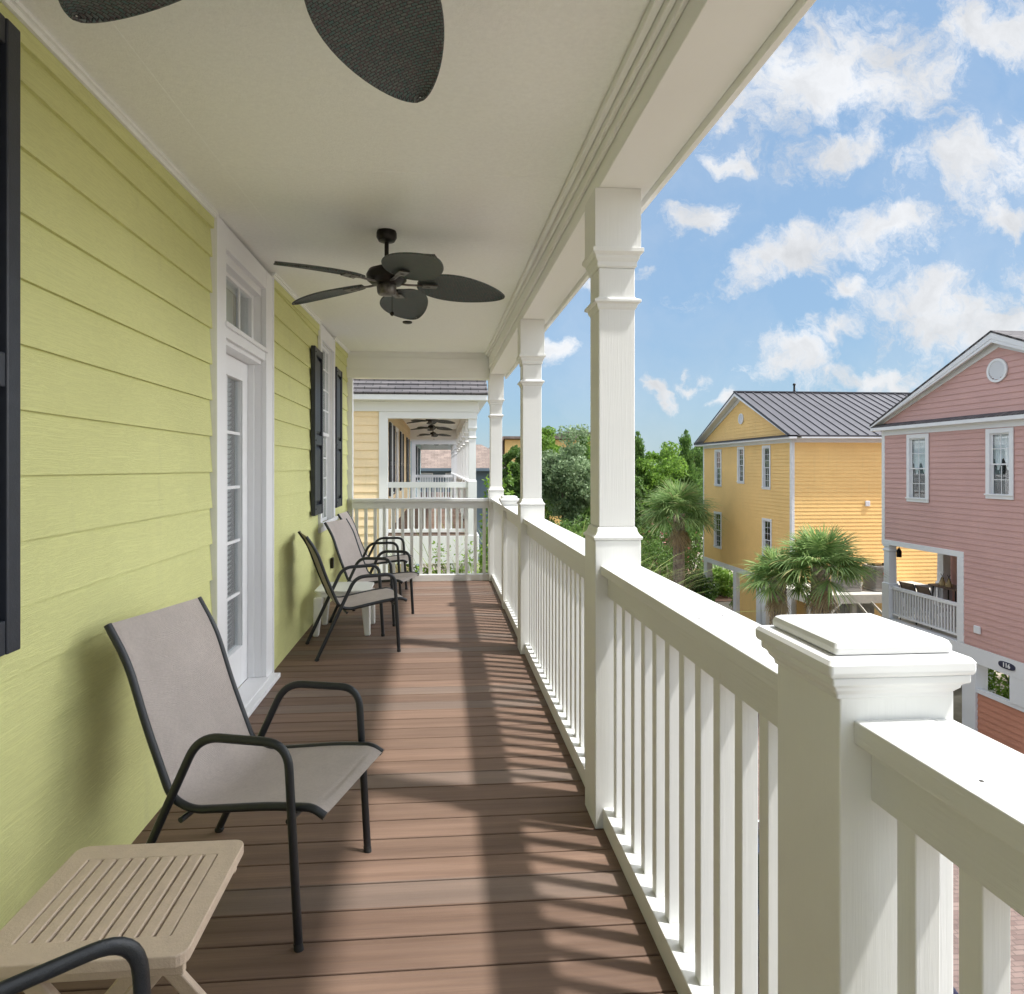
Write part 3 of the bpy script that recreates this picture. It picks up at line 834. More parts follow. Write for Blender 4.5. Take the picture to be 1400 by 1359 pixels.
def blade_mb():
    mb = MB(); n = 26; L0, L1 = .17, .667
    prof = []
    for i in range(n + 1):
        t = (1 - math.cos(math.pi * i / n)) / 2
        w_ = .135 * max(0, math.sin(math.pi * t ** .75)) ** .587
        prof.append((L0 + (L1 - L0) * t, max(w_, .006)))
    def Z(r, a, w_): return -.045 * ((r - L0) / (L1 - L0)) ** 1.6 - .012 * a * a - a * w_ * .24
    m_ = 6; vs = []
    for lay in (0, 1):
        for (r, w_) in prof:
            for j in range(-m_, m_ + 1):
                a = j / m_; vs.append((r, a * w_, Z(r, a, w_) + lay * .006))
    C = 2 * m_ + 1; N = (n + 1) * C; fs = []
    for i in range(n):
        for j in range(C - 1):
            q = i * C + j; fs.append((q, q + 1, q + C + 1, q + C)); fs.append((N + q, N + q + C, N + q + C + 1, N + q + 1))
    for i in range(n):
        for j in (0, C - 1):
            q = i * C + j; fs.append((q, q + C, N + q + C, N + q))
    mb.add(vs, fs)
    loop = [(r, w_, Z(r, 1, w_) + .003) for r, w_ in prof[1:-1]] + [(r, -w_, Z(r, -1, w_) + .003) for r, w_ in prof[1:-1][::-1]]
    mb.tube(loop, .0045, 6)
    return mb


def make_fan(x, y, zc, zb, ang, label, metal=None, wick=None):
    metal = metal or FANM; wick = wick or WICKER
    e = empty('ceiling_fan', (x, y, zc), label=label, cat='ceiling fan', group='dark ceiling fans with woven leaf blades')
    d = zb - zc     # blade plane relative to ceiling (negative)
    m = MB(); m.lathe([(.052, 0), (.056, -.012), (.056, -.035), (.045, -.055), (.020, -.062)]); ob('canopy', m, metal, e, smooth=True)
    m = MB(); m.lathe([(.012, -.055), (.012, d + .10), (.026, d + .098), (.030, d + .075), (.018, d + .07)], n=14); ob('downrod', m, metal, e, smooth=True)
    m = MB(); m.lathe([(.03, d + .085), (.055, d + .08), (.098, d + .062), (.112, d + .035), (.110, d + .008), (.085, d - .012), (.05, d - .018)], n=32); ob('motor_housing', m, metal, e, smooth=True)
    m = MB(); m.lathe([(.052, d - .0185), (.055, d - .03), (.052, d - .06), (.046, d - .072), (.015, d - .078)], n=24); ob('switch_cup', m, STEEL if metal is FANM else metal, e, smooth=True)
    m = MB(); m.tube([(.03, 0, d - .07), (.03, 0, d - .165)], .0016, 6); ch = ob('pull_chain', m, metal, e)
    m = MB(); m.lathe([(.004, d - .165), (.011, d - .172), (.013, d - .180), (.004, d - .190)], (.03, 0, 0), 12); ob('knob', m, metal, ch, smooth=True)
    bm_ = None
    for k in range(5):
        a = R(ang + 72 * k)
        if bm_ is None:
            bl_ = ob('blade', blade_mb(), wick, e, (0, 0, d), a, smooth=True)
            ar = MB(); ar.tube([(.07, 0, -.010), (.12, .0, -.013), (.17, 0, -.012), (.24, 0, -.020)], .012, 8, r2=.005); ar.box(.20, .28, -.028, .028, -.020, -.012)
            arm = ob('blade_arm', ar, STEEL if metal is FANM else metal, bl_)
            bm_ = (bl_, arm)
        else:
            c1 = bm_[0].copy(); scene.collection.objects.link(c1); c1.parent = e; c1.rotation_euler = (0, 0, a)
            c2 = bm_[1].copy(); scene.collection.objects.link(c2); c2.parent = c1
    return e


make_fan(-.30, 3.65, ceil_z(3.65), 2.455, 6, 'complete dark ceiling fan hanging over the middle of our porch')
make_fan(-.25, 1.114, ceil_z(1.114), 2.458, 73, 'nearest dark ceiling fan, only two woven blades hanging into the top of frame')
m = MB(); m.lathe([(.045, 0), (.045, -.012), (.03, -.018), (.012, -.019)], n=20); o = ob('ceiling_sensor', m, FANM, None, (-.318, 6.25, ceil_z(6.25)), smooth=True)
tag(o, 'small round dark fixture on the porch ceiling past the fan', 'sensor')

# ------------------------------------------------------------------ chairs


def make_chair(loc, rz, label, group, sling=None, cat='patio chair'):
    """local: x forwards, y left, origin centre on floor under the front legs"""
    sling = sling or SLING
    e = empty('patio_chair', loc, rz, label=label, cat=cat, group=group)
    W = .252
    for s_ in (1, -1):
        y_ = W * s_
        path = fillet([(0, y_, .012), (-.035, y_, .605), (-.335, y_, .600), (-.445, y_, .375), (-.62, y_, .012)], .075, 8)
        m = MB(); m.tube(path, .0105, 14, r2=.0140, flat=(0, 1, 0)); fr = ob('side_frame', m, BLACKM, e, smooth=True)
        for (fa, fb) in ((.001, -.001), (-.626, -.611)):
            m = MB(); m.tube([(fa, y_, 0), (fb, y_, .02)], .0115, 12, r2=.0150, flat=(0, 1, 0)); ob('foot_cap', m, RUBBER, fr, smooth=True)
    prof = fillet([(.070, 0, .386), (.03, 0, .408), (-.10, 0, .398), (-.38, 0, .355), (-.455, 0, .385), (-.545, 0, .60), (-.615, 0, .80), (-.690, 0, .915)], .07, 7)
    for s_ in (1, -1):
        y_ = (W - .030) * s_
        m = MB(); m.tube([(p.x, y_, p.z) for p in prof], .0125, 10); ob('sling_rail', m, BLACKM, e, smooth=True)
    # sling, dips slightly between the rails
    m = MB(); n = 14; vs = []; fs = []
    L = len(prof)
    for lay in (0, 1):
        for i, p in enumerate(prof):
            tn = (prof[min(i + 1, L - 1)] - prof[max(i - 1, 0)]).normalized(); nn = Vector((tn.z, 0, -tn.x))  # away from sitter
            if nn.z > 0 and p.x > -.4: nn = -nn
            nn = Vector((tn.z, 0, -tn.x)); nn = -nn if nn.z > 0 else nn
            for j in range(n + 1):
                a = j / n * 2 - 1; dip = .016 * (1 - a * a) * min(1, i / 4, (L - 1 - i) / 4 + .2)
                q = p + nn * (dip - .006 + lay * .003); vs.append((q.x, a * (W - .026), q.z))
    N = L * (n + 1)
    for i in range(L - 1):
        for j in range(n):
            q = i * (n + 1) + j; fs.append((q, q + 1, q + n + 2, q + n + 1)); fs.append((N + q, N + q + n + 1, N + q + n + 2, N + q + 1))
    for i in range(L - 1):
        for j in (0, n):
            q = i * (n + 1) + j; fs.append((q, q + n + 1, N + q + n + 1, N + q))
    for j in range(n):
        for q in (j, (L - 1) * (n + 1) + j): fs.append((q, q + 1, N + q + 1, N + q))
    m.add(vs, fs); ob('sling', m, sling, e, smooth=True)
    for (x_, z_) in ((-.035, .372), (-.40, .335)):
        m = MB(); m.tube([(x_, -W + .002, z_), (x_, W - .002, z_)], .009, 8); ob('crossbar', m, BLACKM, e, smooth=True)
    return e


G_CH = 'black framed sling chairs with taupe fabric on our porch'
A = make_chair((-.3445, 2.199, 0), R(-17), 'large nearby sling chair with taupe seat and black arms, behind the tan side table', G_CH)


def chair_copy(x, y, deg, label, src=None, z=0, group=G_CH):
    c = copy_tree(src or A); c.location = (x, y, z); c.rotation_euler = (0, 0, R(deg)); c['label'] = label; c['group'] = group; return c


chair_copy(-.405, 5.315, 19, 'sling chair seen from the side, in front of the low white plastic table')
chair_copy(-.345, 6.14, -17, 'sling chair facing the camera with tall taupe back, just beyond the white plastic table')
chair_copy(-.42, 7.42, -4, 'farthest sling chair, mostly hidden behind another chair near the end railing')
chair_copy(-.354, 1.007, 36, 'sling chair cut off at the lower left corner, only its black arm showing')

# tan folding side table
TZ = .45
e = empty('side_table', (-.715, 1.545, 0), label='tan slatted resin side table in the lower left foreground', cat='side table')
t = MB(); hx, hy = .208, .205; fz0, fz1 = TZ - .026, TZ; bw = .05
def rrect(x, y, r, n=5):
    out = []
    for cx_, cy_, a0 in ((x - r, y - r, 0), (-x + r, y - r, 90), (-x + r, -y + r, 180), (x - r, -y + r, 270)):
        for i in range(n + 1): a = R(a0 + 90 * i / n); out.append((cx_ + r * math.cos(a), cy_ + r * math.sin(a)))
    return out
outer = rrect(hx, hy, .028)
ix, iy = hx - .052, hy - .062
inner = []
for (px_, py_) in outer:
    inner.append((max(-ix, min(ix, px_ * 1.0)), max(-iy, min(iy, py_ * 1.0))))
n_ = len(outer)
vs = [(p[0], p[1], fz1) for p in outer] + [(p[0], p[1], fz1) for p in inner] + [(p[0], p[1], fz0) for p in outer] + [(p[0], p[1], fz0) for p in inner]
fs = []
for i in range(n_):
    j = (i + 1) % n_
    fs.append((i, j, n_ + j, n_ + i)); fs.append((2 * n_ + i, 3 * n_ + i, 3 * n_ + j, 2 * n_ + j)); fs.append((i, 2 * n_ + i, 2 * n_ + j, j)); fs.append((n_ + i, n_ + j, 3 * n_ + j, 3 * n_ + i))
t.add(vs, fs)
ns = 9; sw = 2 * ix / ns
for i in range(ns):
    x0 = -ix + i * sw; t.box(x0 + .003, x0 + sw - .003, -iy - .004, iy + .004, fz0 + .006, fz1 - .0015)
ob('table_top', t, RESIN, e, bevel=.003)
for ay in (-hy + .03, hy - .048):
    t = MB(); t.box(-hx + .015, hx - .015, ay, ay + .018, TZ - .062, TZ - .027); ob('apron', t, RESIN, e, bevel=.003)
for (yy, s_) in ((-hy + .055, 1), (-hy + .077, -1), (hy - .077, 1), (hy - .055, -1)):
    t = MB(); w_ = .024; xa, xb = -s_ * .165, s_ * .185
    t.hexa([(xb - w_, yy, 0), (xb + w_, yy, 0), (xb + w_, yy + .02, 0), (xb - w_, yy + .02, 0), (xa - w_, yy, TZ - .028), (xa + w_, yy, TZ - .028), (xa + w_, yy + .02, TZ - .028), (xa - w_, yy + .02, TZ - .028)])
    ob('leg', t, RESIN, e, bevel=.004)
t = MB(); t.lathe([(.008, 0), (.008, .004), (.004, .006)], n=12); t.v = [(v[0] + .01, -hy + .055 - v[2], v[1] + .22) for v in t.v]; ob('bolt', t, STEEL, e)
for ax in (-.17, .17):
    t = MB(); t.tube([(ax, -hy + .10, .05), (ax, hy - .10, .05)], .012, 8); ob('stretcher', t, RESIN, e)

# white plastic table
e = empty('plastic_table', (-.835, 5.80, 0), label='low white plastic table by the green wall between the chairs', cat='side table')
t = MB(); poly = rrect(.235, .225, .07, 7); t.prism(poly, 'z', .365, .385); ob('table_top', t, PLASTIC, e, bevel=.006, seg=3)
p2 = rrect(.225, .215, .065, 7); t = MB(); t.prism(p2, 'z', .325, .3645); ob('skirt', t, PLASTIC, e, bevel=.006, seg=3)
for sx in (1, -1):
    for sy in (1, -1):
        t = MB(); a, b_ = .195, .185; q = .040
        t.hexa([(sx * .215 - .024, sy * .205 - .024, 0), (sx * .215 + .024, sy * .205 - .024, 0), (sx * .215 + .024, sy * .205 + .024, 0), (sx * .215 - .024, sy * .205 + .024, 0),
                (sx * a - q, sy * b_ - q, .33), (sx * a + q, sy * b_ - q, .33), (sx * a + q, sy * b_ + q, .33), (sx * a - q, sy * b_ + q, .33)])
        ob('leg', t, PLASTIC, e, bevel=.012, seg=3)

# ================================================================== HOUSES
def rects(mb, lst, m=0):
    for r in lst: mb.box(*r, m)


def round_vent(parent, loc, r=.27):
    f = MB(); n = 28
    ring = [(math.cos(2 * math.pi * i / n), math.sin(2 * math.pi * i / n)) for i in range(n)]
    vs = []; fs = []
    for (k, yy) in ((r, 0), (r, .035), (r - .06, .035), (r - .06, .012)): vs += [(k * c_, yy, k * s_) for c_, s_ in ring]
    for j in range(3):
        for i in range(n): i2 = (i + 1) % n; fs.append((j * n + i, j * n + i2, (j + 1) * n + i2, (j + 1) * n + i))
    f.add(vs, fs); k = r - .06; z = -k + .02
    while z < k:
        x_ = math.sqrt(max(0, k * k - z * z)) - .004
        if x_ > .02: f.add([(-x_, .028, z), (x_, .028, z), (x_, .008, z + .05), (-x_, .008, z + .05)], [(0, 1, 2, 3)])
        z += .045
    return ob('round_vent', f, TRIMB, parent, loc, R(90))


def front_win(parent, x, ya, yb, za, zb, **kw):
    L = parent.location
    return make_window(parent, (x - L.x, (ya + yb) / 2 - L.y, za - L.z), R(90), yb - ya, zb - za, **kw)


XF = 14.0
# ---- yellow house
e = empty('yellow_house', (XF, 29.4, GZ), label='golden yellow house on piers with grey standing seam metal roof', cat='house')
B = back(e); ya, yb, xb = 25.0, 33.78, 23.6; yr = 29.35; ET = 2.66
def ylim(z): k = (z - 2.80) / (4.62 - 2.80); return (ya + (yr - ya) * k, yb - (yb - yr) * k)
w = MB()
wins = [(31.5, 32.3, .50, 2.36), (29.05, 29.75, .70, 2.42), (26.65, 27.36, .50, 2.40), (31.5, 32.38, -2.64, -.79), (26.55, 27.36, -2.6, -.75)]
lap(w, (XF, 0, 0), R(90), ya, yb, -3.28, 2.50, .150, 0, [(a + .05, b_ - .05, c_ + .05, d_ - .05) for a, b_, c_, d_ in wins], .022)
lap(w, (XF, 0, 0), R(90), ya, yb, 2.78, 4.66, .150, 0, (), .016, ylim)
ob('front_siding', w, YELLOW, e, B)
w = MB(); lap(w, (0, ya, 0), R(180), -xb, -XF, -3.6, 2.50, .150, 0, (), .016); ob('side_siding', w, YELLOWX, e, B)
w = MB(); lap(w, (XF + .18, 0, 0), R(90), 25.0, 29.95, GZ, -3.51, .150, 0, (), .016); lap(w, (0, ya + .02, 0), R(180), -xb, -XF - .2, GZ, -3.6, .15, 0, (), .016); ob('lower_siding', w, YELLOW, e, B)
w = MB(); rects(w, [(XF + .42, xb, ya + .02, yb, -3.3, 2.7), (XF + .25, xb, ya + .05, 29.9, GZ, -3.4), (XF + .05, xb - .1, 29.9, yb - .05, -3.5, -3.31)])
w.prism([(ya + .1, 2.7), (yb - .1, 2.7), (yr, 4.6)], 'x', XF + .42, xb); ob('wall_backing', w, YELLOW, e, B)
t = MB()
rects(t, [(XF - .022, XF + .10, ya - .020, ya + .13, -3.28, 2.45), (XF - .022, XF + .10, yb - .10, yb + .02, -3.28, 2.45), (XF - .024, XF + .1, ya - .022, yb + .022, 2.45, 2.62),
          (XF + .101, xb, ya - .022, ya + .02, 2.45, 2.62), (XF - .34, XF - .025, ya - .42, yb + .42, 2.585, 2.66), (XF - .026, XF + .16, ya - .024, yb, -3.52, -3.29), (XF + .161, xb, ya - .42, ya - .023, 2.60, 2.66)])
ob('corner_board', t, TRIMB, e, B, bevel=.004)
for (a, b_) in ((33.35, 33.74), (29.92, 30.24), (27.55, 27.95), (27.10, 27.45), (25.02, 25.35)):
    t = MB(); t.box(XF - .015, XF + .30, a, b_, GZ, -3.521); ob('pier', t, TRIMB, e, B, bevel=.006)
for a, b_, c_, d_ in wins: front_win(e, XF - .018, a, b_, c_, d_, cas=.10, nx=2, ny=3)
round_vent(e, (XF - .018 - e.location.x, yr + .03 - e.location.y, 3.72 - GZ), .25)
# roof
ez, rz_ = 2.70, 4.94; ya_, yb_ = ya - .42, yb + .42; x0 = XF - .38
t = MB()
for (y_, s_) in ((ya_, 1), (yb_, -1)):
    t.hexa([(x0, y_, ez - .02), (xb + .3, y_, ez - .02), (xb + .3, yr, rz_ - .03), (x0, yr, rz_ - .03), (x0, y_, ez + .03), (xb + .3, y_, ez + .03), (xb + .3, yr, rz_ + .02), (x0, yr, rz_ + .02)])
    x = x0 + .02
    while x < xb + .3:
        t.hexa([(x, y_, ez + .03), (x + .035, y_, ez + .03), (x + .035, yr, rz_ + .02), (x, yr, rz_ + .02), (x, y_, ez + .075), (x + .035, y_, ez + .075), (x + .035, yr, rz_ + .065), (x, yr, rz_ + .065)])
        x += .41
t.box(x0, xb + .3, yr - .10, yr + .10, rz_ + .02, rz_ + .075)
t.box(x0, XF - .0, ya_ + .0, yb_ - .0, ez - .035, ez + .025)
rf = ob('roof', t, METALR, e, B)
t = MB(); t.lathe([(.07, 0), (.06, .10), (.045, .11), (.045, .34), (.07, .35), (.07, .40), (.04, .44)], (16.55, yr, rz_ + .02), 12); ob('vent_pipe', t, FANM, rf)
t = MB(); t.lathe([(.07, 0), (.05, .12), (.045, .25)], (20.3, yr - 3.2, rz_ - 1.45), 12); ob('vent_pipe', t, FANM, rf)
def rake(mb, x0, x1, y_, ez, yr, rz_, th, off):
    mb.hexa([(x0, y_, ez - off - th), (x1, y_, ez - off - th), (x1, yr, rz_ - off - th), (x0, yr, rz_ - off - th), (x0, y_, ez - off), (x1, y_, ez - off), (x1, yr, rz_ - off), (x0, yr, rz_ - off)])
t = MB()
for y_ in (ya_, yb_):
    rake(t, XF - .37, XF - .33, y_, ez, yr, rz_, .12, .035); rake(t, XF - .325, XF - .02, y_, ez, yr, rz_, .03, .05); rake(t, XF - .028, XF - .006, y_, ez, yr, rz_, .22, .10)
t.v = [(a, b_, max(c_, 2.66)) for a, b_, c_ in t.v]
ob('rake_board', t, TRIMB, e, B)
t = MB(); t.box(17.05, 17.25, ya - .07, ya - .017, -.12, .10); ob('vent_hood', t, TRIMB, e, B, bevel=.02)

# ---- pink house
e = empty('pink_house', (XF, 15.3, GZ), label='dusty pink gabled house with dark shingle roof and corner porch', cat='house')
B = back(e); ya, yb, xb = 10.95, 19.63, 23.6; yr = 15.3
def plim(z): k = (z - 2.80) / (4.62 - 2.80); return (ya + (yr - ya) * k, yb - (yb - yr) * k)
w = MB(); wins = [(17.64, 18.52, .42, 2.42), (14.86, 15.67, .64, 2.42), (11.9, 12.75, .42, 2.42)]
lap(w, (XF, 0, 0), R(90), ya, yb, -3.28, 2.50, .155, .03, [(a + .05, b_ - .05, c_ + .05, d_ - .05) for a, b_, c_, d_ in wins] + [(16.5, 20, -5, -.90)], .018)
lap(w, (XF, 0, 0), R(90), ya, yb, 2.80, 4.66, .155, .03, (), .018, plim)
ob('front_siding', w, PINK, e, B)
w = MB(); lap(w, (0, ya, 0), R(180), -xb, -XF, -3.3, 2.50, .155, .03, (), .018); lap(w, (0, yb, 0), 0, XF, xb, -.9, 2.50, .155, .03, (), .018); ob('side_siding', w, PINK, e, B)
w = MB(); lap(w, (0, 16.62, 0), 0, XF + .1, 16.2, -3.2, -.98, .155, .03, (), .018)
lap(w, (16.2, 0, 0), R(90), 16.6, yb, -3.2, -.98, .155, .03, (), .018); ob('porch_wall_siding', w, PINK, e, B)
w = MB(); rects(w, [(XF + .42, xb, ya + .02, yb - .02, -.88, 2.7), (XF + .42, xb, ya + .02, 16.6, -3.3, -.88), (XF + .02, XF + .42, 16.3, 16.6, -3.25, -.9), (16.22, xb, 16.6, yb - .02, -3.3, -.88)])
w.prism([(ya + .1, 2.7), (yb - .1, 2.7), (yr, 4.55)], 'x', XF + .42, xb); ob('wall_backing', w, PINK, e, B)
t = MB()
rects(t, [(XF - .024, XF + .10, yb - .11, yb + .022, -.83, 2.44), (XF - .024, XF + .10, ya - .02, ya + .12, -3.28, 2.44), (XF - .028, XF + .1, ya - .022, yb + .024, 2.44, 2.62),
          (XF - .22, XF - .029, ya - .30, yb + .30, 2.60, 2.70), (XF - .026, XF + .14, 16.40, yb + .023, -.985, -.83), (XF - .026, XF + .14, 16.40, 16.62, -3.28, -.986),
          (XF - .030, XF + .2, ya, yb + .025, -3.70, -3.285), (XF + .141, XF + 3.5, yb - .12, yb + .02, -.985, -.84)])
ob('trim_board', t, TRIMB, e, B, bevel=.004)
for (a, b_, z_) in ((19.15, 19.6, GZ), (16.02, 16.46, GZ), (14.50, 14.99, -4.359), (12.6, 13.05, -4.359), (11.0, 11.4, GZ)):
    t = MB(); t.box(XF - .02, XF + .34, a, b_, z_, -3.701); ob('pier', t, TRIMB, e, B, bevel=.006)
t = MB(); t.box(17.0, 17.4, 19.2, 19.6, GZ, -3.42); ob('pier', t, TRIMB, e, B, bevel=.006)
w = MB(); lap(w, (XF + .06, 0, 0), R(90), 11.4, 16.02, GZ, -4.47, .155, .03, (), .022); ob('lower_siding', w, SALMON, e, B)
t = MB(); t.box(XF + .0, XF + .16, 11.4, 16.018, -4.465, -4.36); t.box(XF + .08, XF + .13, 11.4, 16.018, GZ, -4.466); ob('wall_cap', t, TRIMB, e, B)
t = MB(); t.box(XF + .2, xb, ya, 15.2, GZ, GZ + .01); rects(t, [(XF + .0, xb - .1, ya, yb, -3.40, -3.30)]); ob('porch_floor', t, TIMBER, e, B)
t = MB(); rects(t, [(XF + .05, 16.2, 16.62, yb, -.98, -.93)]); ob('porch_soffit', t, TRIMB, e, B)
for (x_, y_) in ((XF + .12, 19.46), (15.92, 19.46)):
    t = MB(); t.sqlathe([(.16, -3.28), (.16, -2.20), (.13, -2.18), (.12, -1.20), (.15, -1.18), (.15, -1.13), (.12, -1.12), (.12, -1.05), (.15, -1.04), (.15, -.99)], x_, y_); ob('porch_post', t, TRIMB, e, B, bevel=.006)
rl = MB(); rects(rl, [(XF + .04, XF + .14, 16.64, 19.3, -2.36, -2.27), (XF + .06, XF + .12, 16.64, 19.3, -3.16, -3.10)])
y = 16.72
while y < 19.28: rl.box(XF + .07, XF + .11, y, y + .04, -3.10, -2.36); y += .112
ob('porch_railing', rl, TRIMB, e, B)
rl = MB(); rects(rl, [(XF + .3, 15.78, 19.42, 19.50, -2.36, -2.27), (XF + .3, 15.78, 19.43, 19.49, -3.16, -3.10)])
x = XF + .36
while x < 15.74: rl.box(x, x + .04, 19.44, 19.48, -3.10, -2.36); x += .112
ob('porch_railing', rl, TRIMB, e, B)
for i, (a, b_, c_, d_) in enumerate(wins): front_win(e, XF - .02, a, b_, c_, d_, cas=.12, nx=2, ny=2, curtain='swag')
round_vent(e, (XF - .02 - e.location.x, 15.33 - e.location.y, 3.88 - GZ), .30)
ez, rz_ = 2.78, 4.86; ya_, yb_ = ya - .30, yb + .30; x0 = XF - .24
t = MB()
for y_ in (ya_, yb_):
    t.hexa([(x0, y_, ez - .02), (xb + .3, y_, ez - .02), (xb + .3, yr, rz_ - .03), (x0, yr, rz_ - .03), (x0, y_, ez + .03), (xb + .3, y_, ez + .03), (xb + .3, yr, rz_ + .02), (x0, yr, rz_ + .02)])
t.hexa([(x0 + .02, ya_, 2.70), (XF, ya_, 2.70), (XF, yb_, 2.70), (x0 + .02, yb_, 2.70), (x0 + .02, ya_, 2.725), (XF - .001, ya_, 2.83), (XF - .001, yb_, 2.83), (x0 + .02, yb_, 2.725)])
ob('roof', t, SHINGLE, e, B)
t = MB()
for y_ in (ya_, yb_):
    rake(t, XF - .23, XF - .19, y_, ez, yr, rz_, .15, .035); rake(t, XF - .185, XF - .02, y_, ez, yr, rz_, .03, .05); rake(t, XF - .030, XF - .004, y_, ez, yr, rz_, .30, .10); rake(t, XF - .22, XF - .165, y_, ez, yr, rz_, .09, .19)
t.v = [(a, b_, max(c_, 2.70)) for a, b_, c_ in t.v]
ob('rake_board', t, TRIMB, e, B)
t = MB(); t.box(XF - .07, XF - .018, 15.83, 16.03, -2.90, -2.70); ob('vent_hood', t, TRIMB, e, B, bevel=.02)
# wall lantern in the porch corner
t = MB(); t.box(XF + .20, XF + .30, 19.18, 19.28, -1.36, -1.16); t.lathe([(.05, 0), (.06, .02), (.01, .10)], (XF + .25, 19.23, -1.16), 8); t.tube([(XF + .25, 19.23, -1.08), (XF + .25, 19.23, -.98)], .01, 6)
ob('porch_lantern', t, FANM, e, B)
# house number
s = empty('house_number_sign', (XF - .035, 15.04, -3.47), label='dark oval plaque with white number 116 on the pink house beam', cat='sign')
t = MB(); n = 28; W_, H_ = .235, .085
poly = []
for i in range(n):
    a = 2 * math.pi * i / n; c_, s_ = math.cos(a), math.sin(a)
    poly.append((W_ * math.copysign(abs(c_) ** .6, c_), H_ * math.copysign(abs(s_) ** .8, s_)))
t.prism(poly, 'x', -.02, 0); ob('plaque', t, PLAQUE, s)
tcv = bpy.data.curves.new('number', 'FONT'); tcv.body = '116'; tcv.size = .15; tcv.align_x = 'CENTER'; tcv.align_y = 'CENTER'; tcv.extrude = .003; tcv.offset = .004
to = bpy.data.objects.new('tmp', tcv); scene.collection.objects.link(to)
bpy.context.view_layer.update()
me = bpy.data.meshes.new_from_object(to.evaluated_get(bpy.context.evaluated_depsgraph_get())); scene.collection.objects.unlink(to); bpy.data.objects.remove(to)
me.name = 'number'; me.materials.clear(); me.materials.append(WHITEP)
no = bpy.data.objects.new('number', me); scene.collection.objects.link(no); no.parent = s; no.location = (-.024, 0, 0); no.rotation_euler = (R(90), 0, R(-90))

# furniture on the pink porch
PZ = -3.299
BR = make_chair((14.95, 19.0, PZ), R(10), 'brown high backed chair nearest the corner post on the pink house porch', 'brown bar height chairs on the pink house porch', SLINGB)
BR.scale = (1.1, 1.1, 1.32)
for (x_, y_, d_, lb) in ((14.98, 18.3, 4, 'second brown high chair, right of the corner one on the pink house porch'), (15.55, 17.7, 100, 'brown high chair at the right end of the pink porch table, mostly hidden')):
    c = chair_copy(x_, y_, d_, lb, BR, PZ, 'brown bar height chairs on the pink house porch'); c.scale = BR.scale
e = empty('dining_table', (15.52, 18.65, PZ), label='dark bar height table on the pink house porch', cat='table')
t = MB(); t.prism(rrect(.36, .60, .1), 'z', 1.07, 1.105); ob('table_top', t, SLINGB, e, bevel=.006)
for sx in (1, -1):
    for sy in (1, -1): t = MB(); t.tube([(sx * .28, sy * .48, 0), (sx * .25, sy * .44, 1.07)], .022, 8); ob('leg', t, BLACKM, e)
for i, (dx, dy) in enumerate(((-.10, .26), (-.10, .0))):
    l = empty('table_lantern', (15.52 + dx, 18.65 + dy, PZ + 1.106), label='%s pointed glass lantern on the pink porch table' % ('left' if i == 0 else 'right'), cat='lantern', group='lanterns on the pink porch table')
    t = MB(); t.lathe([(.10, 0), (.095, .06), (.03, .22), (.028, .25)], n=10); ob('glass', t, LANT, l)
    t = MB(); t.tube([(-.05, 0, .20), (.05, 0, .36)], .008, 6); t.tube([(.05, 0, .20), (-.05, 0, .36)], .008, 6)
    for a in range(4): t.tube([(.105 * math.cos(a * 1.57), .105 * math.sin(a * 1.57), 0), (.03 * math.cos(a * 1.57), .03 * math.sin(a * 1.57), .24)], .007, 5)
    ob('frame', t, FANM, l)

# raised service platform with condensers between the houses
e = empty('service_platform', (15.0, 23.6, GZ), label='weathered timber platform carrying air conditioners beside the yellow house', cat='platform')
B = back(e); t = MB(); rects(t, [(13.2, 19.0, 22.4, 24.9, -3.20, -3.15)]); ob('platform_deck', t, TIMBER, e, B)
t = MB(); rects(t, [(13.2, 19.0, 22.34, 22.39, -3.46, -3.15), (13.15, 13.2, 22.4, 24.9, -3.46, -3.15)]); ob('rim_joist', t, TIMBER, e, B)
for x in (13.3, 14.9, 16.6, 18.5):
    t = MB(); t.box(x - .08, x + .08, 22.40, 22.56, GZ, -3.21); ob('post', t, TIMBER, e, B)
t = MB()
for (xa, xb2) in ((13.4, 14.4), (16.5, 15.5), (16.7, 17.7)): t.tube([(xa, 22.37, -3.95 - .5), (xb2, 22.37, -3.40)], .05, 4)
t.tube([(15.0, 22.37, -3.45), (15.9, 22.37, -4.5)], .05, 4)
ob('brace', t, TIMBER, e, B)
t = MB(); x = 13.4
while x < 18.4:
    t.box(x, x + .135, 22.9, 22.93, GZ, -3.47 if (x < 15.9 or x > 16.5) else -4.2); x += .145
ob('board_screen', t, LATT, e, B)


def condenser(x, y, label):
    e = empty('air_conditioner', (x, y, -3.15), label=label, cat='air conditioner', group='condenser units on the timber platform')
    t = MB(); t.prism(rrect(.40, .40, .06), 'z', .03, .10); t.prism(rrect(.40, .40, .06), 'z', .86, .93)
    for i in range(14): z = .12 + i * .053; t.prism(rrect(.395, .395, .06), 'z', z, z + .026)
    t.prism(rrect(.365, .365, .05), 'z', .1, .86)
    ob('cabinet', t, ACM, e)
    t = MB(); t.lathe([(.36, .9305), (.34, .955), (.10, .965), (.02, .965)], n=20); t.tube([(-.25, -.1, .96), (-.25, -.1, 1.02)], .05, 6); t.tube([(.15, -.1, .96), (.15, -.1, 1.02)], .05, 6); ob('fan_grille', t, FANM, e)
    t = MB(); t.box(-.08, .12, -.410, -.403, .62, .72); ob('label_plate', t, REDL, e)


condenser(16.35, 23.2, 'right grey condenser with a red label, beside the pink house corner post')
condenser(15.15, 23.3, 'left grey condenser partly hidden behind the palm fronds')

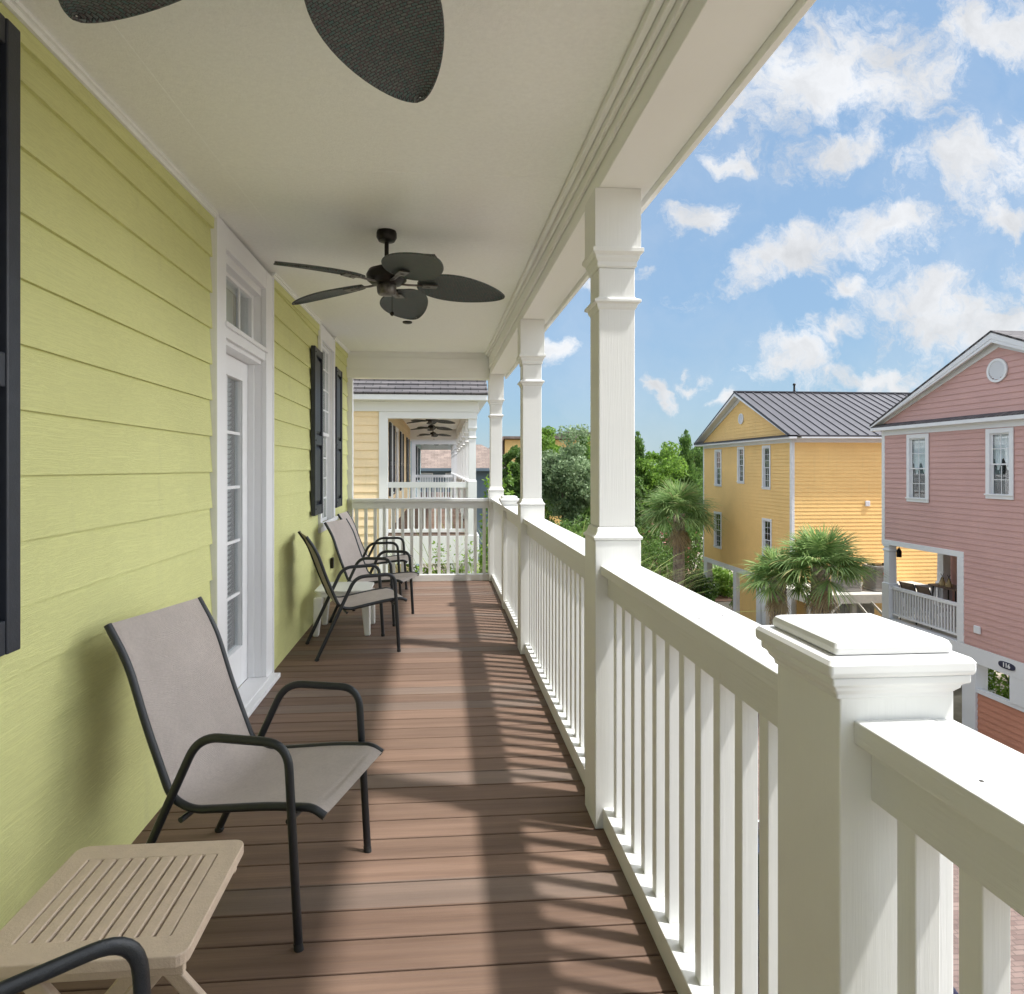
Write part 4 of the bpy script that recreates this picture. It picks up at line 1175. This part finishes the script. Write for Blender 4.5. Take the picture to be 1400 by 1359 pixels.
# ---- row houses beyond our porch
def row_house(y0, y1, label, mx, my, name, xl=-9, open_end=True, nfan=3, colw=.0925, ceil=2.92, ht=2.48):
    e = empty(name, (-1.2, y0, GZ), label=label, cat='house'); B = back(e)
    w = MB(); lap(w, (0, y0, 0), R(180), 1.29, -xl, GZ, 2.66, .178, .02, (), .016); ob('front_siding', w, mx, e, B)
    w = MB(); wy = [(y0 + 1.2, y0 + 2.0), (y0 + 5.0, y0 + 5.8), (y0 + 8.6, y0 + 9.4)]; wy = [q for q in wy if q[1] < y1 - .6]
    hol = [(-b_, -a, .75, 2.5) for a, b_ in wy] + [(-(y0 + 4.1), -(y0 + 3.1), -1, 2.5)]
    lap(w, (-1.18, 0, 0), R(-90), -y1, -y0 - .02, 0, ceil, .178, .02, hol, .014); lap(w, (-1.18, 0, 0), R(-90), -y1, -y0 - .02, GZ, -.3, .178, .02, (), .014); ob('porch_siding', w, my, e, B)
    w = MB(); w.box(xl, -1.60, y0 + .03, y1, GZ, 2.9); w.box(xl, -1.22, y0 + .03, y0 + .2, GZ, 2.9); w.box(xl, -1.22, y1 - .2, y1, GZ, 2.9); ob('wall_backing', w, DARK, e, B)
    t = MB(); rects(t, [(-1.31, -1.125, y0 - .03, y0 + .12, GZ, 2.62), (-1.31, .78, y0 - .032, y0 + .16, ht, 2.625), (xl, .80, y0 - .05, y0 + .16, 2.626, 2.84),
                        (xl, .98, y0 - .30, y0 - .20, 2.85, 2.97), (.88, .98, y0 - .199, y1 + .2, 2.85, 2.97), (xl, .879, y0 - .199, y0 - .051, 2.842, 2.87), (.60, .77, y0 + .161, y1 - .1, 2.56, ceil),
                        (.771, .879, y0 - .05, y1, 2.842, 2.87), (-1.2, .78, y1 - .12, y1, 2.5, ceil)])
    ob('trim_board', t, TRIM, e, B, bevel=.004)
    t = MB(); rects(t, [(-1.2, .62, y0 + .15, y1, ceil, ceil + .04)]); ob('porch_ceiling', t, CEIL, e, B)
    t = MB(); rects(t, [(-1.2, .78, y0, y1, -.03, 0)]); ob('porch_floor', t, DECK, e, B)
    t = MB(); rects(t, [(-1.2, .80, y0 - .03, y0 - .001, -.62, -.032), (.781, .82, y0, y1, -.42, -.032), (-1.2, .78, y0 + .01, y1, -.30, -.031)]); ob('deck_fascia', t, TRIM, e, B)
    ys = [y0 + .09]; 
    while ys[-1] + 2.2 < y1: ys.append(ys[-1] + 2.15)
    for yy in ys:
        t = MB(); t.sqlathe([(colw, GZ), (colw, 1.135), (.075, 1.17), (.0735, 2.05), (.094, 2.08), (.0735, 2.10), (.0735, 2.22), (.10, 2.28), (.10, 2.30), (colw, 2.31), (colw, 2.56)], .68, yy); ob('column', t, TRIM, e, B)
    rl = MB(); rects(rl, [(-1.12, .59, y0 + .04, y0 + .14, 1.00, 1.12), (-1.12, .59, y0 + .05, y0 + .12, .04, .11), (.64, .74, y0 + .2, y1, 1.00, 1.10), (.65, .73, y0 + .2, y1, .04, .11)])
    x = -1.06
    while x < .58: rl.box(x, x + .04, y0 + .07, y0 + .11, .11, 1.0); x += .115
    y = y0 + .25
    while y < y1 - .05: rl.box(.67, .71, y, y + .04, .11, 1.0); y += .115
    ob('porch_railing', rl, TRIM, e, B)
    for a, b_ in wy:
        L = e.location
        make_window(e, (-1.184 - L.x, (a + b_) / 2 - L.y, .75 - L.z), R(-90), b_ - a, 1.75, .08, 1, 2, trim=TRIM)
        for c_ in (a - .20, b_ + .20): make_shutter(e, (-1.165 - L.x, c_ - L.y, .78 - L.z), R(-90), .36, 1.68)
    d_ = MB(); rects(d_, [(-1.20, -1.16, y0 + 3.1, y0 + 3.2, 0, 2.5), (-1.20, -1.16, y0 + 4.0, y0 + 4.1, 0, 2.5), (-1.20, -1.16, y0 + 3.2, y0 + 4.0, 2.4, 2.5), (-1.25, -1.22, y0 + 3.2, y0 + 4.0, 0, 2.4)]); ob('door', d_, TRIM, e, B)
    # hip roof
    t = MB(); xa, xz = xl - .4, .99; y_a, y_b = y0 - .30, y1 + .3; yr2 = y0 + 3.0; rz2 = 2.97 + 1.75
    t.prism([(y_a, 2.96), (y_a, 2.985), (yr2, rz2), (y_b, rz2), (y_b, 2.96)], 'x', xa, xz)
    for k in range(15):
        f_ = k / 15; z = 2.985 + (rz2 - 2.985) * f_; yy = y_a + (yr2 - y_a) * f_
        t.hexa([(xa, yy - .03, z), (xz + .006, yy - .03, z), (xz + .006, yy + .24, z + .118), (xa, yy + .24, z + .118), (xa, yy - .03, z + .022), (xz + .006, yy - .03, z + .022), (xz + .006, yy + .24, z + .128), (xa, yy + .24, z + .128)])
    ob('roof', t, SHINGLE, e, B)
    return e


row_house(14.0, 25.2, 'pale yellow neighbour house just past our end railing, with white trimmed porch', PALEY, PALEYY, 'pale_yellow_house')
row_house(29.3, 38.5, 'light blue house framed inside the pale yellow neighbour porch', BLUE, BLUE, 'light_blue_house')
FAN0 = [o for o in scene.collection.objects if o.name == 'ceiling_fan'][0]
for i, (yy, zz, aa, lb) in enumerate(((16.8, 2.92, 5, 'nearest fan'), (19.7, 2.92, 12, 'middle fan'), (23.6, 2.92, 2, 'farthest fan'))):
    c = copy_tree(FAN0); c.location = (-.28, yy, zz); c.rotation_euler = (0, 0, R(aa)); c['label'] = '%s of the three inside the pale yellow neighbour porch' % lb; c['group'] = 'ceiling fans in the pale yellow porch'
c = copy_tree(FAN0); c.location = (-.28, 32.5, 2.92); c['label'] = 'tiny fan inside the light blue house porch farther down the row'; c['group'] = 'ceiling fans in the light blue porch'
if 'group' in c: pass

# brown roofed house and orange house far off
e = empty('brown_roof_house', (0, 54, GZ), label='low grey blue house with brown hip roof seen past the porches', cat='house'); B = back(e)
w = MB(); w.box(-8, 5.9, 50.4, 60, GZ, 1.35); ob('wall', w, GREYBLUE, e, B)
t = MB(); t.add([(-8.6, 49.8, 1.36), (6.6, 49.8, 1.36), (6.6, 60.5, 1.36), (-8.6, 60.5, 1.36), (-5, 53.2, 3.35), (3.3, 53.2, 3.35)], [(0, 1, 5, 4), (1, 2, 5), (2, 3, 4, 5), (3, 0, 4), (0, 3, 2, 1)]); ob('roof', t, SHINGLEB, e, B)
t = MB(); t.box(-8.6, 6.62, 49.74, 49.79, 1.20, 1.42); ob('fascia', t, GREYBLUE, e, B)
for x in (-1.6, .35, 5.0):
    t = MB(); t.box(x, x + 1.0, 50.35, 50.40, .1, 1.05); wn_ = ob('window', t, TRIM, e, B)
    t = MB(); t.box(x + .08, x + .92, 50.33, 50.349, .18, .97); ob('pane', t, BLIND, wn_)
e = empty('orange_house', (8, 66, GZ), label='distant orange house with dark roof edge behind the trees', cat='house'); B = back(e)
w = MB(); w.box(6.1, 18.5, 62, 72, GZ, 4.15); ob('wall', w, YELLOWX, e, B)
t = MB(); t.box(5.9, 5.95, 61.9, 72, 1, 4.1); t.prism([(4.9, 3.0), (5.9, 4.45), (18.8, 4.45), (18.8, 4.22), (6.0, 4.22), (5.0, 2.8)], 'y', 61.5, 72.5); t.prism([(9.4, 4.45), (13.2, 5.1), (17.0, 4.45)], 'y', 61.8, 72); ob('roof', t, SHINGLEB, e, B)
for x in (7.2, 9.8):
    t = MB(); t.box(x, x + 1.1, 61.93, 61.99, 1.4, 3.0); ob('window', t, BLIND, e, B)

# ================================================================== GROUND
def sheet(name, x0, x1, y0, y1, z, mat, label, cat):
    m = MB(); m.add([(x0, y0, z), (x1, y0, z), (x1, y1, z), (x0, y1, z)], [(0, 1, 2, 3)])
    return tag(ob(name, m, mat), label, cat, kind='structure')


sheet('ground', -900, 900, -300, 1500, GZ, SOIL, 'sandy soil ground under the houses and trees', 'ground')
sheet('road', 3.4, 10.9, -40, 44, GZ + .02, PAVER, 'red brick paved street below the porch', 'road')
sheet('road_edge', 9.9, 10.9, -40, 44, GZ + .026, PAVERG, 'grey paver border strip along the brick street', 'road edge')
sheet('driveway', 10.9, 14.0, 7, 19.5, GZ + .023, PAVER, 'brick driveway in front of the pink house', 'driveway')
sheet('planting_bed', 11.0, 19.0, 34.5, 46, GZ + .03, MULCH, 'red brown mulch bed behind the yellow house', 'planting bed')

# ================================================================== PLANTS
rng = np.random.default_rng(11)


def leaf_mesh(name, C, size, mat, parent=None, loc=(0, 0, 0), aspect=.55, up=None, dirs=None, cup=.0):
    """C: (n,3) leaf centres -> one mesh of small leaf faces"""
    n = len(C); size = np.asarray(size) * np.ones(n)
    if dirs is None: d = rng.normal(size=(n, 3))
    else: d = dirs + rng.normal(size=(n, 3)) * .35
    d /= np.linalg.norm(d, axis=1)[:, None] + 1e-9
    r = rng.normal(size=(n, 3)); s = np.cross(d, r); s /= np.linalg.norm(s, axis=1)[:, None] + 1e-9
    a = d * size[:, None]; b = s * (size * aspect)[:, None]
    V = np.empty((n, 4, 3)); V[:, 0] = C - a; V[:, 1] = C + b * .9 - a * .1; V[:, 2] = C + a; V[:, 3] = C - b * .9 - a * .1
    me = bpy.data.meshes.new(name); me.vertices.add(n * 4); me.loops.add(n * 4); me.polygons.add(n)
    me.vertices.foreach_set('co', V.reshape(-1).astype(np.float32)); me.loops.foreach_set('vertex_index', np.arange(n * 4, dtype=np.int32))
    me.polygons.foreach_set('loop_start', np.arange(0, n * 4, 4, dtype=np.int32)); me.update(calc_edges=True); me.materials.append(mat)
    o = bpy.data.objects.new(name, me); return link(o, parent, loc)


def tree(x, y, h, rx, rzz, mat, label, name='broadleaf_tree', nclump=70, per=190, size=.13, seed=1, group=None, ground=GZ, low=.12):
    g = np.random.default_rng(seed)
    e = empty(name, (x, y, ground), label=label, cat='tree')
    if group: e['group'] = group
    cz = h - rzz; m = MB()
    lean = g.normal(size=2) * .3
    m.tube([(0, 0, 0), (lean[0] * .4, lean[1] * .4, cz * .4), (lean[0], lean[1], cz)], .20, 9, radii=[1.3, .95, .6])
    cl = []
    for i in range(nclump):
        d = g.normal(size=3); d /= np.linalg.norm(d); rr = .35 + .65 * g.random() ** .6
        wob = 1 + .22 * math.sin(d[0] * 5 + seed) + .18 * math.sin(d[1] * 7 + d[2] * 5 + seed)
        c = np.array([d[0] * rx * rr * wob, d[1] * rx * rr * wob, d[2] * rzz * rr * wob]); cl.append(c)
        if i % 5 == 0:
            p = Vector((c[0], c[1], cz + c[2])); st_ = Vector((lean[0], lean[1], cz * (.55 + .3 * g.random())))
            mid = st_.lerp(p, .5) + Vector((0, 0, -.2)); m.tube([st_, mid, p], .07, 5, radii=[1.0, .6, .25])
    ob('trunk', m, TRUNK, e)
    P = []; S = []
    for c in cl:
        r = rx * (.20 + .16 * g.random())
        q = g.normal(size=(per, 3)); q /= np.linalg.norm(q, axis=1)[:, None]; q *= (r * (g.random(per) ** .45))[:, None]; q[:, 2] *= .75
        P.append(q + c + [lean[0], lean[1], cz]); S.append(size * (.7 + .6 * g.random(per)))
    leaf_mesh('crown', np.concatenate(P), np.concatenate(S), mat, e)
    return e


def cedar(x, y, h, r, label, seed=1, mat=None, group=None):
    g = np.random.default_rng(seed); e = empty('cedar_tree', (x, y, GZ), label=label, cat='tree')
    if group: e['group'] = group
    m = MB(); m.tube([(0, 0, 0), (.1, 0, h * .5), (0, 0, h * .97)], .20, 8, radii=[1.2, .7, .15])
    P = []; D = []
    for i in range(150):
        t = g.random() ** .8; z0 = h * (.15 + .80 * t); a = g.random() * 6.283; L = r * (1.15 - t) ** .75 * (.55 + .6 * g.random())
        up = .5 + .9 * t
        dv = np.array([math.cos(a), math.sin(a), up]); dv /= np.linalg.norm(dv)
        s0 = np.array([0, 0, z0 - .3]); e1 = s0 + dv * L
        if i % 3 == 0: m.tube([tuple(s0), tuple(e1)], .03, 4, radii=[1, .3])
        n = int(100 * max(.4, L)); tt = g.random(n) ** .7
        q = s0 + dv * (L * tt)[:, None] + g.normal(size=(n, 3)) * (.05 + .15 * (1 - tt) * L * .6 + .05)[:, None]
        P.append(q); D.append(np.tile(dv + [0, 0, .3], (n, 1)))
    n = 220; q = np.zeros((n, 3)); q[:, 2] = h * (.86 + .15 * g.random(n)); q[:, :2] = g.normal(size=(n, 2)) * (.07 + 1.5 * (h * 1.01 - q[:, 2:3]) / h); P.append(q); D.append(np.tile([0, 0, 1.0], (n, 1)))
    ob('trunk', m, TRUNK, e)
    C = np.concatenate(P); leaf_mesh('crown', C, .085 + .06 * g.random(len(C)), mat or CEDAR, e, aspect=.4, dirs=np.concatenate(D))
    return e


def palm(x, y, hz, R_, label, seed=1, mat=None, nf=44, ground=GZ, tr=.17, group='palmetto palms by the street'):
    g = np.random.default_rng(seed); e = empty('palm_tree', (x, y, ground), label=label, cat='palm tree', group=group)
    H = hz - ground; m = MB(); n = 16
    m.tube([(.05 * math.sin(i * .7 + seed), .05 * math.cos(i * .5), H * i / n) for i in range(n + 1)], tr * .85, 12, radii=[1.15 - .1 * i / n for i in range(n + 1)])
    k = 0; z = max(.2, H * .35)
    while z < H - .05:                                  # old leaf boots
        for j in range(7):
            a = j * 2 * math.pi / 7 + k * .45; c_, s_ = math.cos(a), math.sin(a); w_ = .065
            b = Vector((c_ * tr * .80, s_ * tr * .80, z)); tdir = Vector((-s_, c_, 0)); o_ = Vector((c_, s_, 0))
            sl = (1 if k % 2 else -1) * .05
            m.hexa([b - tdir * w_, b + tdir * w_, b + tdir * w_ + o_ * .05, b - tdir * w_ + o_ * .05,
                    b + tdir * (sl - .025) + o_ * .07 + Vector((0, 0, .19)), b + tdir * (sl + .025) + o_ * .07 + Vector((0, 0, .19)), b + tdir * (sl + .025) + o_ * .115 + Vector((0, 0, .18)), b + tdir * (sl - .025) + o_ * .115 + Vector((0, 0, .18))])
        z += .105; k += 1
    ob('trunk', m, PALMTRUNK, e)
    vs = []; fs = []; mi = []; dead = max(4, nf // 8)
    for i in range(nf):
        isd = 1 if i >= nf - dead else 0; f0 = len(fs)
        az = i * 2.39996 + g.random() * .3; t = (i + .5) / nf
        el = R(80 - 92 * t + g.normal() * 8)           # from upright to hanging
        if isd: el = R(-58 - 14 * g.random())
        pl = R_ * (.42 + .12 * g.random()) * (.7 if isd else 1); d = Vector((math.cos(az) * math.cos(el), math.sin(az) * math.cos(el), math.sin(el)))
        side = Vector((-math.sin(az), math.cos(az), 0)); nrm = d.cross(side) * -1
        st_ = Vector((0, 0, H - .1)) + d * .08; droop = Vector((0, 0, -1))
        hub = st_ + d * pl + droop * pl * .12
        wv = .014
        o = len(vs); vs += [st_ - side * wv, st_ + side * wv, hub + side * wv * .6, hub - side * wv * .6]; fs.append((o, o + 1, o + 2, o + 3))
        nl = 18 if isd else 34; LL = R_ * (.60 + .08 * g.random()) * (.6 if isd else 1)
        d2 = (d + droop * .18).normalized()
        for j in range(nl):
            u = (j + .5) / nl * 2 - 1; an = u * R(118); fold = .32 * abs(u)
            ld = (d2 * math.cos(an) + side * math.sin(an) - nrm * 0 + nrm * fold).normalized()
            ld = (ld + Vector(g.normal(size=3) * .045)).normalized()
            L = LL * (1 - .30 * abs(u) ** 1.5) * (.9 + .2 * g.random())
            base = hub + d2 * (.18 * R_ * (1 - abs(u)) ** 1.2)
            wd = ld.cross(nrm).normalized() * (.019 + .006 * g.random())
            pts = []; p = base; dirv = ld
            for s_, ww in ((0, .5), (.40, 1.0), (.75, .7), (1.0, .12)):
                pts.append((base + ld * L * s_ + droop * (L * .34 * s_ ** 2.3) * (.6 + .7 * t), ww))
            o = len(vs)
            for (p, ww) in pts: vs += [p - wd * ww, p + wd * ww]
            for q in range(3): fs.append((o + 2 * q, o + 2 * q + 1, o + 2 * q + 3, o + 2 * q + 2))
        mi += [isd] * (len(fs) - f0)
    me = bpy.data.meshes.new('crown'); me.from_pydata([tuple(v) for v in vs], [], fs); me.materials.append(mat or FROND); me.materials.append(DEADF); me.polygons.foreach_set('material_index', mi); me.update()
    link(bpy.data.objects.new('crown', me), e)
    return e


def ray(u, v, y):
    """world point at distance y down the porch for a spot of the photograph (layout of far planting)"""
    t_ = 71.3 / 890; a = (u - 674) / 890; b_ = (640 - v) / 890; c_ = math.cos(math.atan(t_)); s_ = math.sin(math.atan(t_))
    rx_, ry_ = a * c_ + s_, -a * s_ + c_; k = y / ry_
    return rx_ * k, 1.42 + b_ * k


def put(u, y): return ray(u, 640, y)[0]


palm(put(1064, 20.6), 20.6, -2.25, 1.12, 'left palmetto of the pair in front of the yellow house', 3, nf=40, tr=.19)
palm(put(1122, 19.6), 19.6, -1.75, 1.38, 'right, taller palmetto of the pair in front of the yellow house', 5, nf=50, tr=.21)
palm(put(928, 31), 31, -.85, 1.75, 'solitary grey green palmetto left of the yellow house', 9, FROND2, nf=56, tr=.22)

T = [  # u, y, top v, half width px, half height m, kind
    (778, 40, 598, 50, 2.6, 'S', 'silvery grey green tree between the middle and nearest columns'),
    (748, 52, 590, 42, 3.2, 'B', 'bright green tree behind the silvery tree'),
    (822, 54, 600, 42, 3.2, 'B', 'bright green tree hidden mostly behind the nearest column'),
    (703, 41, 612, 24, 2.2, 'D', 'dark leafy tree right beside the farthest column'),
    (882, 47, 612, 48, 3.0, 'B', 'bright green tree right of the nearest column'),
    (930, 52, 618, 36, 3.4, 'D', 'dark green tree just left of the yellow house'),
    (858, 40, 645, 34, 2.2, 'D', 'low dark tree above the far palmetto'),
]
for i, (u, y, tv, hw, hh, kd, lab) in enumerate(T):
    x, zt_ = ray(u, tv, y); rx = hw / 890 * y
    mt = {'S': LEAFS, 'B': LEAFB, 'D': LEAFD}[kd]
    tree(x, y, zt_ - GZ, rx, hh, mt, lab, {'S': 'silvery_tree', 'B': 'broadleaf_tree', 'D': 'broadleaf_tree'}[kd], 90, 230, .11 if kd == 'S' else .125, 20 + i, 'trees beyond the houses')
for i, (u, y, tv, r, lab) in enumerate(((872, 46, 592, 1.7, 'pointed cedar rising just right of the nearest column'), (938, 49, 590, 2.0, 'pointed cedar against the sky beside the yellow house'),
                                        (797, 50, 588, 1.4, 'cedar tip rising just left of the nearest column'), (910, 60, 606, 1.9, 'smaller cedar between the two taller ones'), (955, 56, 603, 1.7, 'cedar touching the corner of the yellow house'))):
    x, zt_ = ray(u, tv, y); cedar(x, y, zt_ - GZ, r, lab, 40 + i, group='pointed cedars beyond the houses')


def shrub(x, y, r, h, mat, label, name='shrub', seed=1, n=2600, size=.07, z=GZ, group=None, cat='shrub', flowers=0):
    g = np.random.default_rng(seed); e = empty(name, (x, y, z), label=label, cat=cat)
    if group: e['group'] = group
    q = g.normal(size=(n, 3)); q /= np.linalg.norm(q, axis=1)[:, None]; f = .55 + .45 * g.random(n) ** .5
    f *= 1 + .25 * np.sin(q[:, 0] * 6 + seed) * np.sin(q[:, 1] * 5 + q[:, 2] * 7)
    P = q * f[:, None] * [r, r, h / 2] + [0, 0, h / 2]; P = P[P[:, 2] > .02]
    leaf_mesh('foliage', P, size * (.7 + .6 * g.random(len(P))), mat, e)
    m = MB()
    for k in range(7): a = k * .9; m.tube([(0, 0, 0), (math.cos(a) * r * .5, math.sin(a) * r * .5, h * .7)], .025, 5)
    ob('stem', m, TRUNK, e)
    if flowers:
        F = P[g.choice(len(P), flowers, replace=False)] * [1.08, 1.08, 1.03]; leaf_mesh('flower', F, .09 + .04 * g.random(len(F)), FLOWER, e, aspect=.9)
    return e


def reeds(x, y, z, n, L, mat, label, name='reed_clump', seed=1, spread=.5, w=.022, cat='plant'):
    g = np.random.default_rng(seed); e = empty(name, (x, y, z), label=label, cat=cat); vs = []; fs = []
    for i in range(n):
        a = g.random() * 6.283; r0 = spread * math.sqrt(g.random()); b = Vector((math.cos(a) * r0, math.sin(a) * r0, 0)); a2 = a + g.normal() * .6
        out = Vector((math.cos(a2), math.sin(a2), 0)); Li = L * (.6 + .45 * g.random()); bend = .25 + .5 * g.random(); sd = Vector((-out.y, out.x, 0)) * w
        o = len(vs)
        for t in (0, .3, .55, .75, .9, 1.0):
            p = b + out * (Li * bend * t ** 1.8) + Vector((0, 0, Li * (t - .42 * bend * t ** 3.0))); k = (1 - t) ** .5 + .05
            vs += [p - sd * k, p + sd * k]
        for q in range(5): fs.append((o + 2 * q, o + 2 * q + 1, o + 2 * q + 3, o + 2 * q + 2))
    me = bpy.data.meshes.new('leaves'); me.from_pydata([tuple(v) for v in vs], [], fs); me.materials.append(mat); me.update(); link(bpy.data.objects.new('leaves', me), e)
    m = MB()
    for k in range(6): a = k * 1.05; m.tube([(math.cos(a) * spread * .3, math.sin(a) * spread * .3, 0), (math.cos(a) * spread * .35, math.sin(a) * spread * .35, L * .35)], .02, 5)
    ob('stalk', m, GRASSY, e)
    return e


# understorey
U = [(880, 38, 1.9, 3.2, LEAFD, 'dark shrub at the foot of the solitary palmetto, left side', 0), (905, 43, 2.2, 3.9, LEAFD, 'tall pink flowering oleander behind the solitary palmetto', 90), (948, 42, 1.8, 4.0, LEAFD, 'pink flowering oleander beside the yellow house wall', 70),
     (873, 44, 1.5, 4.2, LEAFD, 'pink flowering oleander right behind the nearest column', 70), (955, 33.5, 1.0, 1.7, LEAFD, 'dark shrub right of the solitary palmetto trunk', 0), (985, 36, .9, 1.5, LEAFB, 'green shrub seen under the yellow house', 0),
     (990, 27.2, 1.1, 1.0, LEAFD, 'clipped dark shrub in front of the yellow house piers', 0), (835, 36, 2.2, 3.8, LEAFD, 'dark shrub mass behind the nearest column', 0), (715, 36, 1.5, 4.8, LEAFD, 'dark shrub behind the middle column', 0),
     (785, 34, 2.3, 4.5, LEAFD, 'dark shrub below the silvery tree', 0), (745, 38, 2.0, 4.4, LEAFD, 'dark shrub left of the silvery tree', 0)]
for i, (u, y, r, h, mt, lab, fl) in enumerate(U):
    shrub(put(u, y), y, r, h, mt, lab, 'oleander' if fl else 'shrub', 60 + i, int(2200 * r), .10, group='shrubs around the far palmetto', flowers=fl)
shrub(17.0, 17.7, 1.4, 2.6, LEAFB, 'green shrub seen through the opening under the pink house', 'shrub', 90, 5200, .06)
shrub(15.6, 31.9, 0.9, 1.2, LEAFB, 'low green shrub behind the yellow house piers', 'shrub', 91, 1500, .06)
reeds(put(745, 19), 19, -4.5, 420, 4.9, GRASSY, 'tall light green reedy plant rising behind the railing, left clump', seed=5, spread=1.2, w=.03)
reeds(put(793, 18), 18, -4.5, 380, 4.5, GRASSY, 'tall light green reedy plant rising behind the railing, right clump', seed=6, spread=1.1, w=.03)
reeds(1.05, 13.0, GZ, 620, 7.3, GRASSY, 'tall reedy plant at the corner between our porch and the neighbour', seed=7, spread=.35, w=.018)
reeds(.0, 17.5, GZ, 350, 4.2, GRASSY, 'leafy plant seen under the neighbour porch', seed=8, spread=1.0, w=.03)
reeds(put(985, 38), 38, GZ, 60, 2.6, FROND, 'spiky palmetto seedling under the yellow house', seed=9, spread=.4, w=.06)
reeds(put(945, 34), 34, GZ, 60, 2.2, GRASSY, 'spiky bright plant at the foot of the solitary palmetto', seed=10, spread=.3, w=.06)
reeds(put(895, 33), 33, GZ, 260, 2.6, leaf_mat('dry_stalks', (.22, .16, .09), (.42, .33, .20), .2), 'dry tan brush pile left of the solitary palmetto', name='brush_pile', seed=12, spread=1.8, w=.03)
shrub(-.2, 15.6, 1.2, 5.1, LEAFB, 'leafy green shrub under the neighbour porch, glimpsed through the end railing', 'shrub', 95, 6000, .07)
shrub(1.12, 12.8, .42, 7.2, LEAFB, 'tall narrow green shrub at the corner between our porch and the neighbour', 'shrub', 96, 7000, .055)
# bare young tree behind the end railing
g = random.Random(4); e = empty('bare_sapling', (.15, 10.6, GZ), label='nearly bare sapling with thin crooked branches behind the end railing', cat='tree')
m = MB(); tips = []
def grow(p, d, L, r, k):
    q = p + d * L; mid = p + d * L * .5 + Vector((g.uniform(-.1, .1), g.uniform(-.1, .1), .03)) * L
    m.tube([p, mid, q], r, 5, radii=[1, .8, .6]); tips.append(q)
    if k:
        for _ in range(3 if k > 1 else 2):
            nd = (d + Vector((g.uniform(-.8, .8), g.uniform(-.8, .8), g.uniform(-.3, .5)))).normalized(); grow(q, nd, L * .68, r * .6, k - 1)
grow(Vector((0, 0, 3.6)), Vector((.1, 0, 1)), .95, .016, 4)
m.tube([(.1, .05, 0), (0, 0, 1.8), (0, 0, 3.65)], .022, 6)
ob('trunk', m, TRUNK, e)
q = np.array([tuple(t_) for t_ in tips if t_.z > 4.3]); q = np.repeat(q, 3, 0) + rng.normal(size=(len(q) * 3, 3)) * .05; leaf_mesh('foliage', q, .035, LEAFB, e)
# distant woods closing the view
g2 = np.random.default_rng(5); n = 60000
th_ = g2.random(n) * 240 - 90; P = np.stack([th_, 95 + g2.random(n) * 25, GZ + (6.6 + 1.5 * np.sin(th_ * .33) + .9 * np.sin(th_ * 1.1)) * g2.random(n) ** .6], 1)
tag(leaf_mesh('distant_woods', P, .45, LEAFD), 'dark far woods behind the houses', 'woods', kind='stuff')

# ================================================================== CARS
def car(x, y, deg, paint, label):
    e = empty('parked_car', (x, y, GZ + .03), R(deg), label=label, cat='car', group='dark parked cars')
    L, Wd = 4.7, 1.85
    secs = [(-2.35, .62, .80, .72), (-2.25, .45, .95, .86), (-1.7, .30, 1.02, .92), (-.8, .25, 1.0, .925), (.6, .25, .98, .925), (1.4, .28, .93, .92), (2.1, .35, .80, .86), (2.33, .45, .66, .74)]
    vs = []; fs = []; n = 12
    for (x_, zl, zh, hw) in secs:
        ring = [(0, zl), (.8, zl), (.97, zl + .10), (1.0, (zl + zh) / 2), (.96, zh - .06), (.80, zh), (0, zh + .02), (-.80, zh), (-.96, zh - .06), (-1.0, (zl + zh) / 2), (-.97, zl + .10), (-.8, zl)]
        vs += [(x_, a * hw, z) for a, z in ring]
    for i in range(len(secs) - 1):
        for j in range(n): fs.append((i * n + j, i * n + (j + 1) % n, (i + 1) * n + (j + 1) % n, (i + 1) * n + j))
    fs += [tuple(range(n))[::-1], tuple(range((len(secs) - 1) * n, len(secs) * n))]
    m = MB(); m.add(vs, fs); m.box(-1.15, .35, -.60, .60, 1.43, 1.46)
    for sy in (1, -1):
        for (xa, xb_, xt, xt2) in ((.98, .90, .42, .34), (-.25, -.33, -.22, -.30), (-1.75, -1.85, -1.15, -1.25)):
            m.hexa([(xb_, sy * .80, .97), (xa, sy * .80, .97), (xa, sy * .86, .97), (xb_, sy * .86, .97), (xt2, sy * .60, 1.44), (xt, sy * .60, 1.44), (xt, sy * .66, 1.44), (xt2, sy * .66, 1.44)])
    ob('body', m, paint, e, smooth=True)
    m = MB(); m.hexa([(-1.8, -.80, .98), (.95, -.80, .98), (.95, .80, .98), (-1.8, .80, .98), (-1.18, -.61, 1.425), (.38, -.61, 1.425), (.38, .61, 1.425), (-1.18, .61, 1.425)]); ob('cabin_glass', m, CARP2, e, bevel=.03)
    for sx in (-1.42, 1.40):
        for sy in (1, -1):
            m = MB(); m.lathe([(.20, -.10), (.30, -.10), (.33, -.06), (.33, .06), (.30, .10), (.20, .10)], n=24); m.v = [(sx + a, sy * .84 + c_, .33 + b_) for a, b_, c_ in m.v]; wl = ob('wheel', m, RUBBER, e, smooth=True)
            m = MB(); m.lathe([(.02, -.105), (.19, -.105), (.20, -.08), (.20, .08), (.19, .105), (.02, .105)], n=12); m.v = [(sx + a, sy * .84 + c_, .33 + b_) for a, b_, c_ in m.v]; ob('rim', m, STEEL, wl)
    for sy in (1, -1): m = MB(); m.box(2.22, 2.34, sy * .62 - .14, sy * .62 + .14, .62, .72); ob('headlight', m, LAMPG, e, bevel=.02)
    return e


car(5.4, 9.4, 90, CARP, 'dark blue car parked on the brick street right below our railing')
car(17.0, 22.2, 90, CARP2, 'black car parked in the shade beyond the pink house pier')
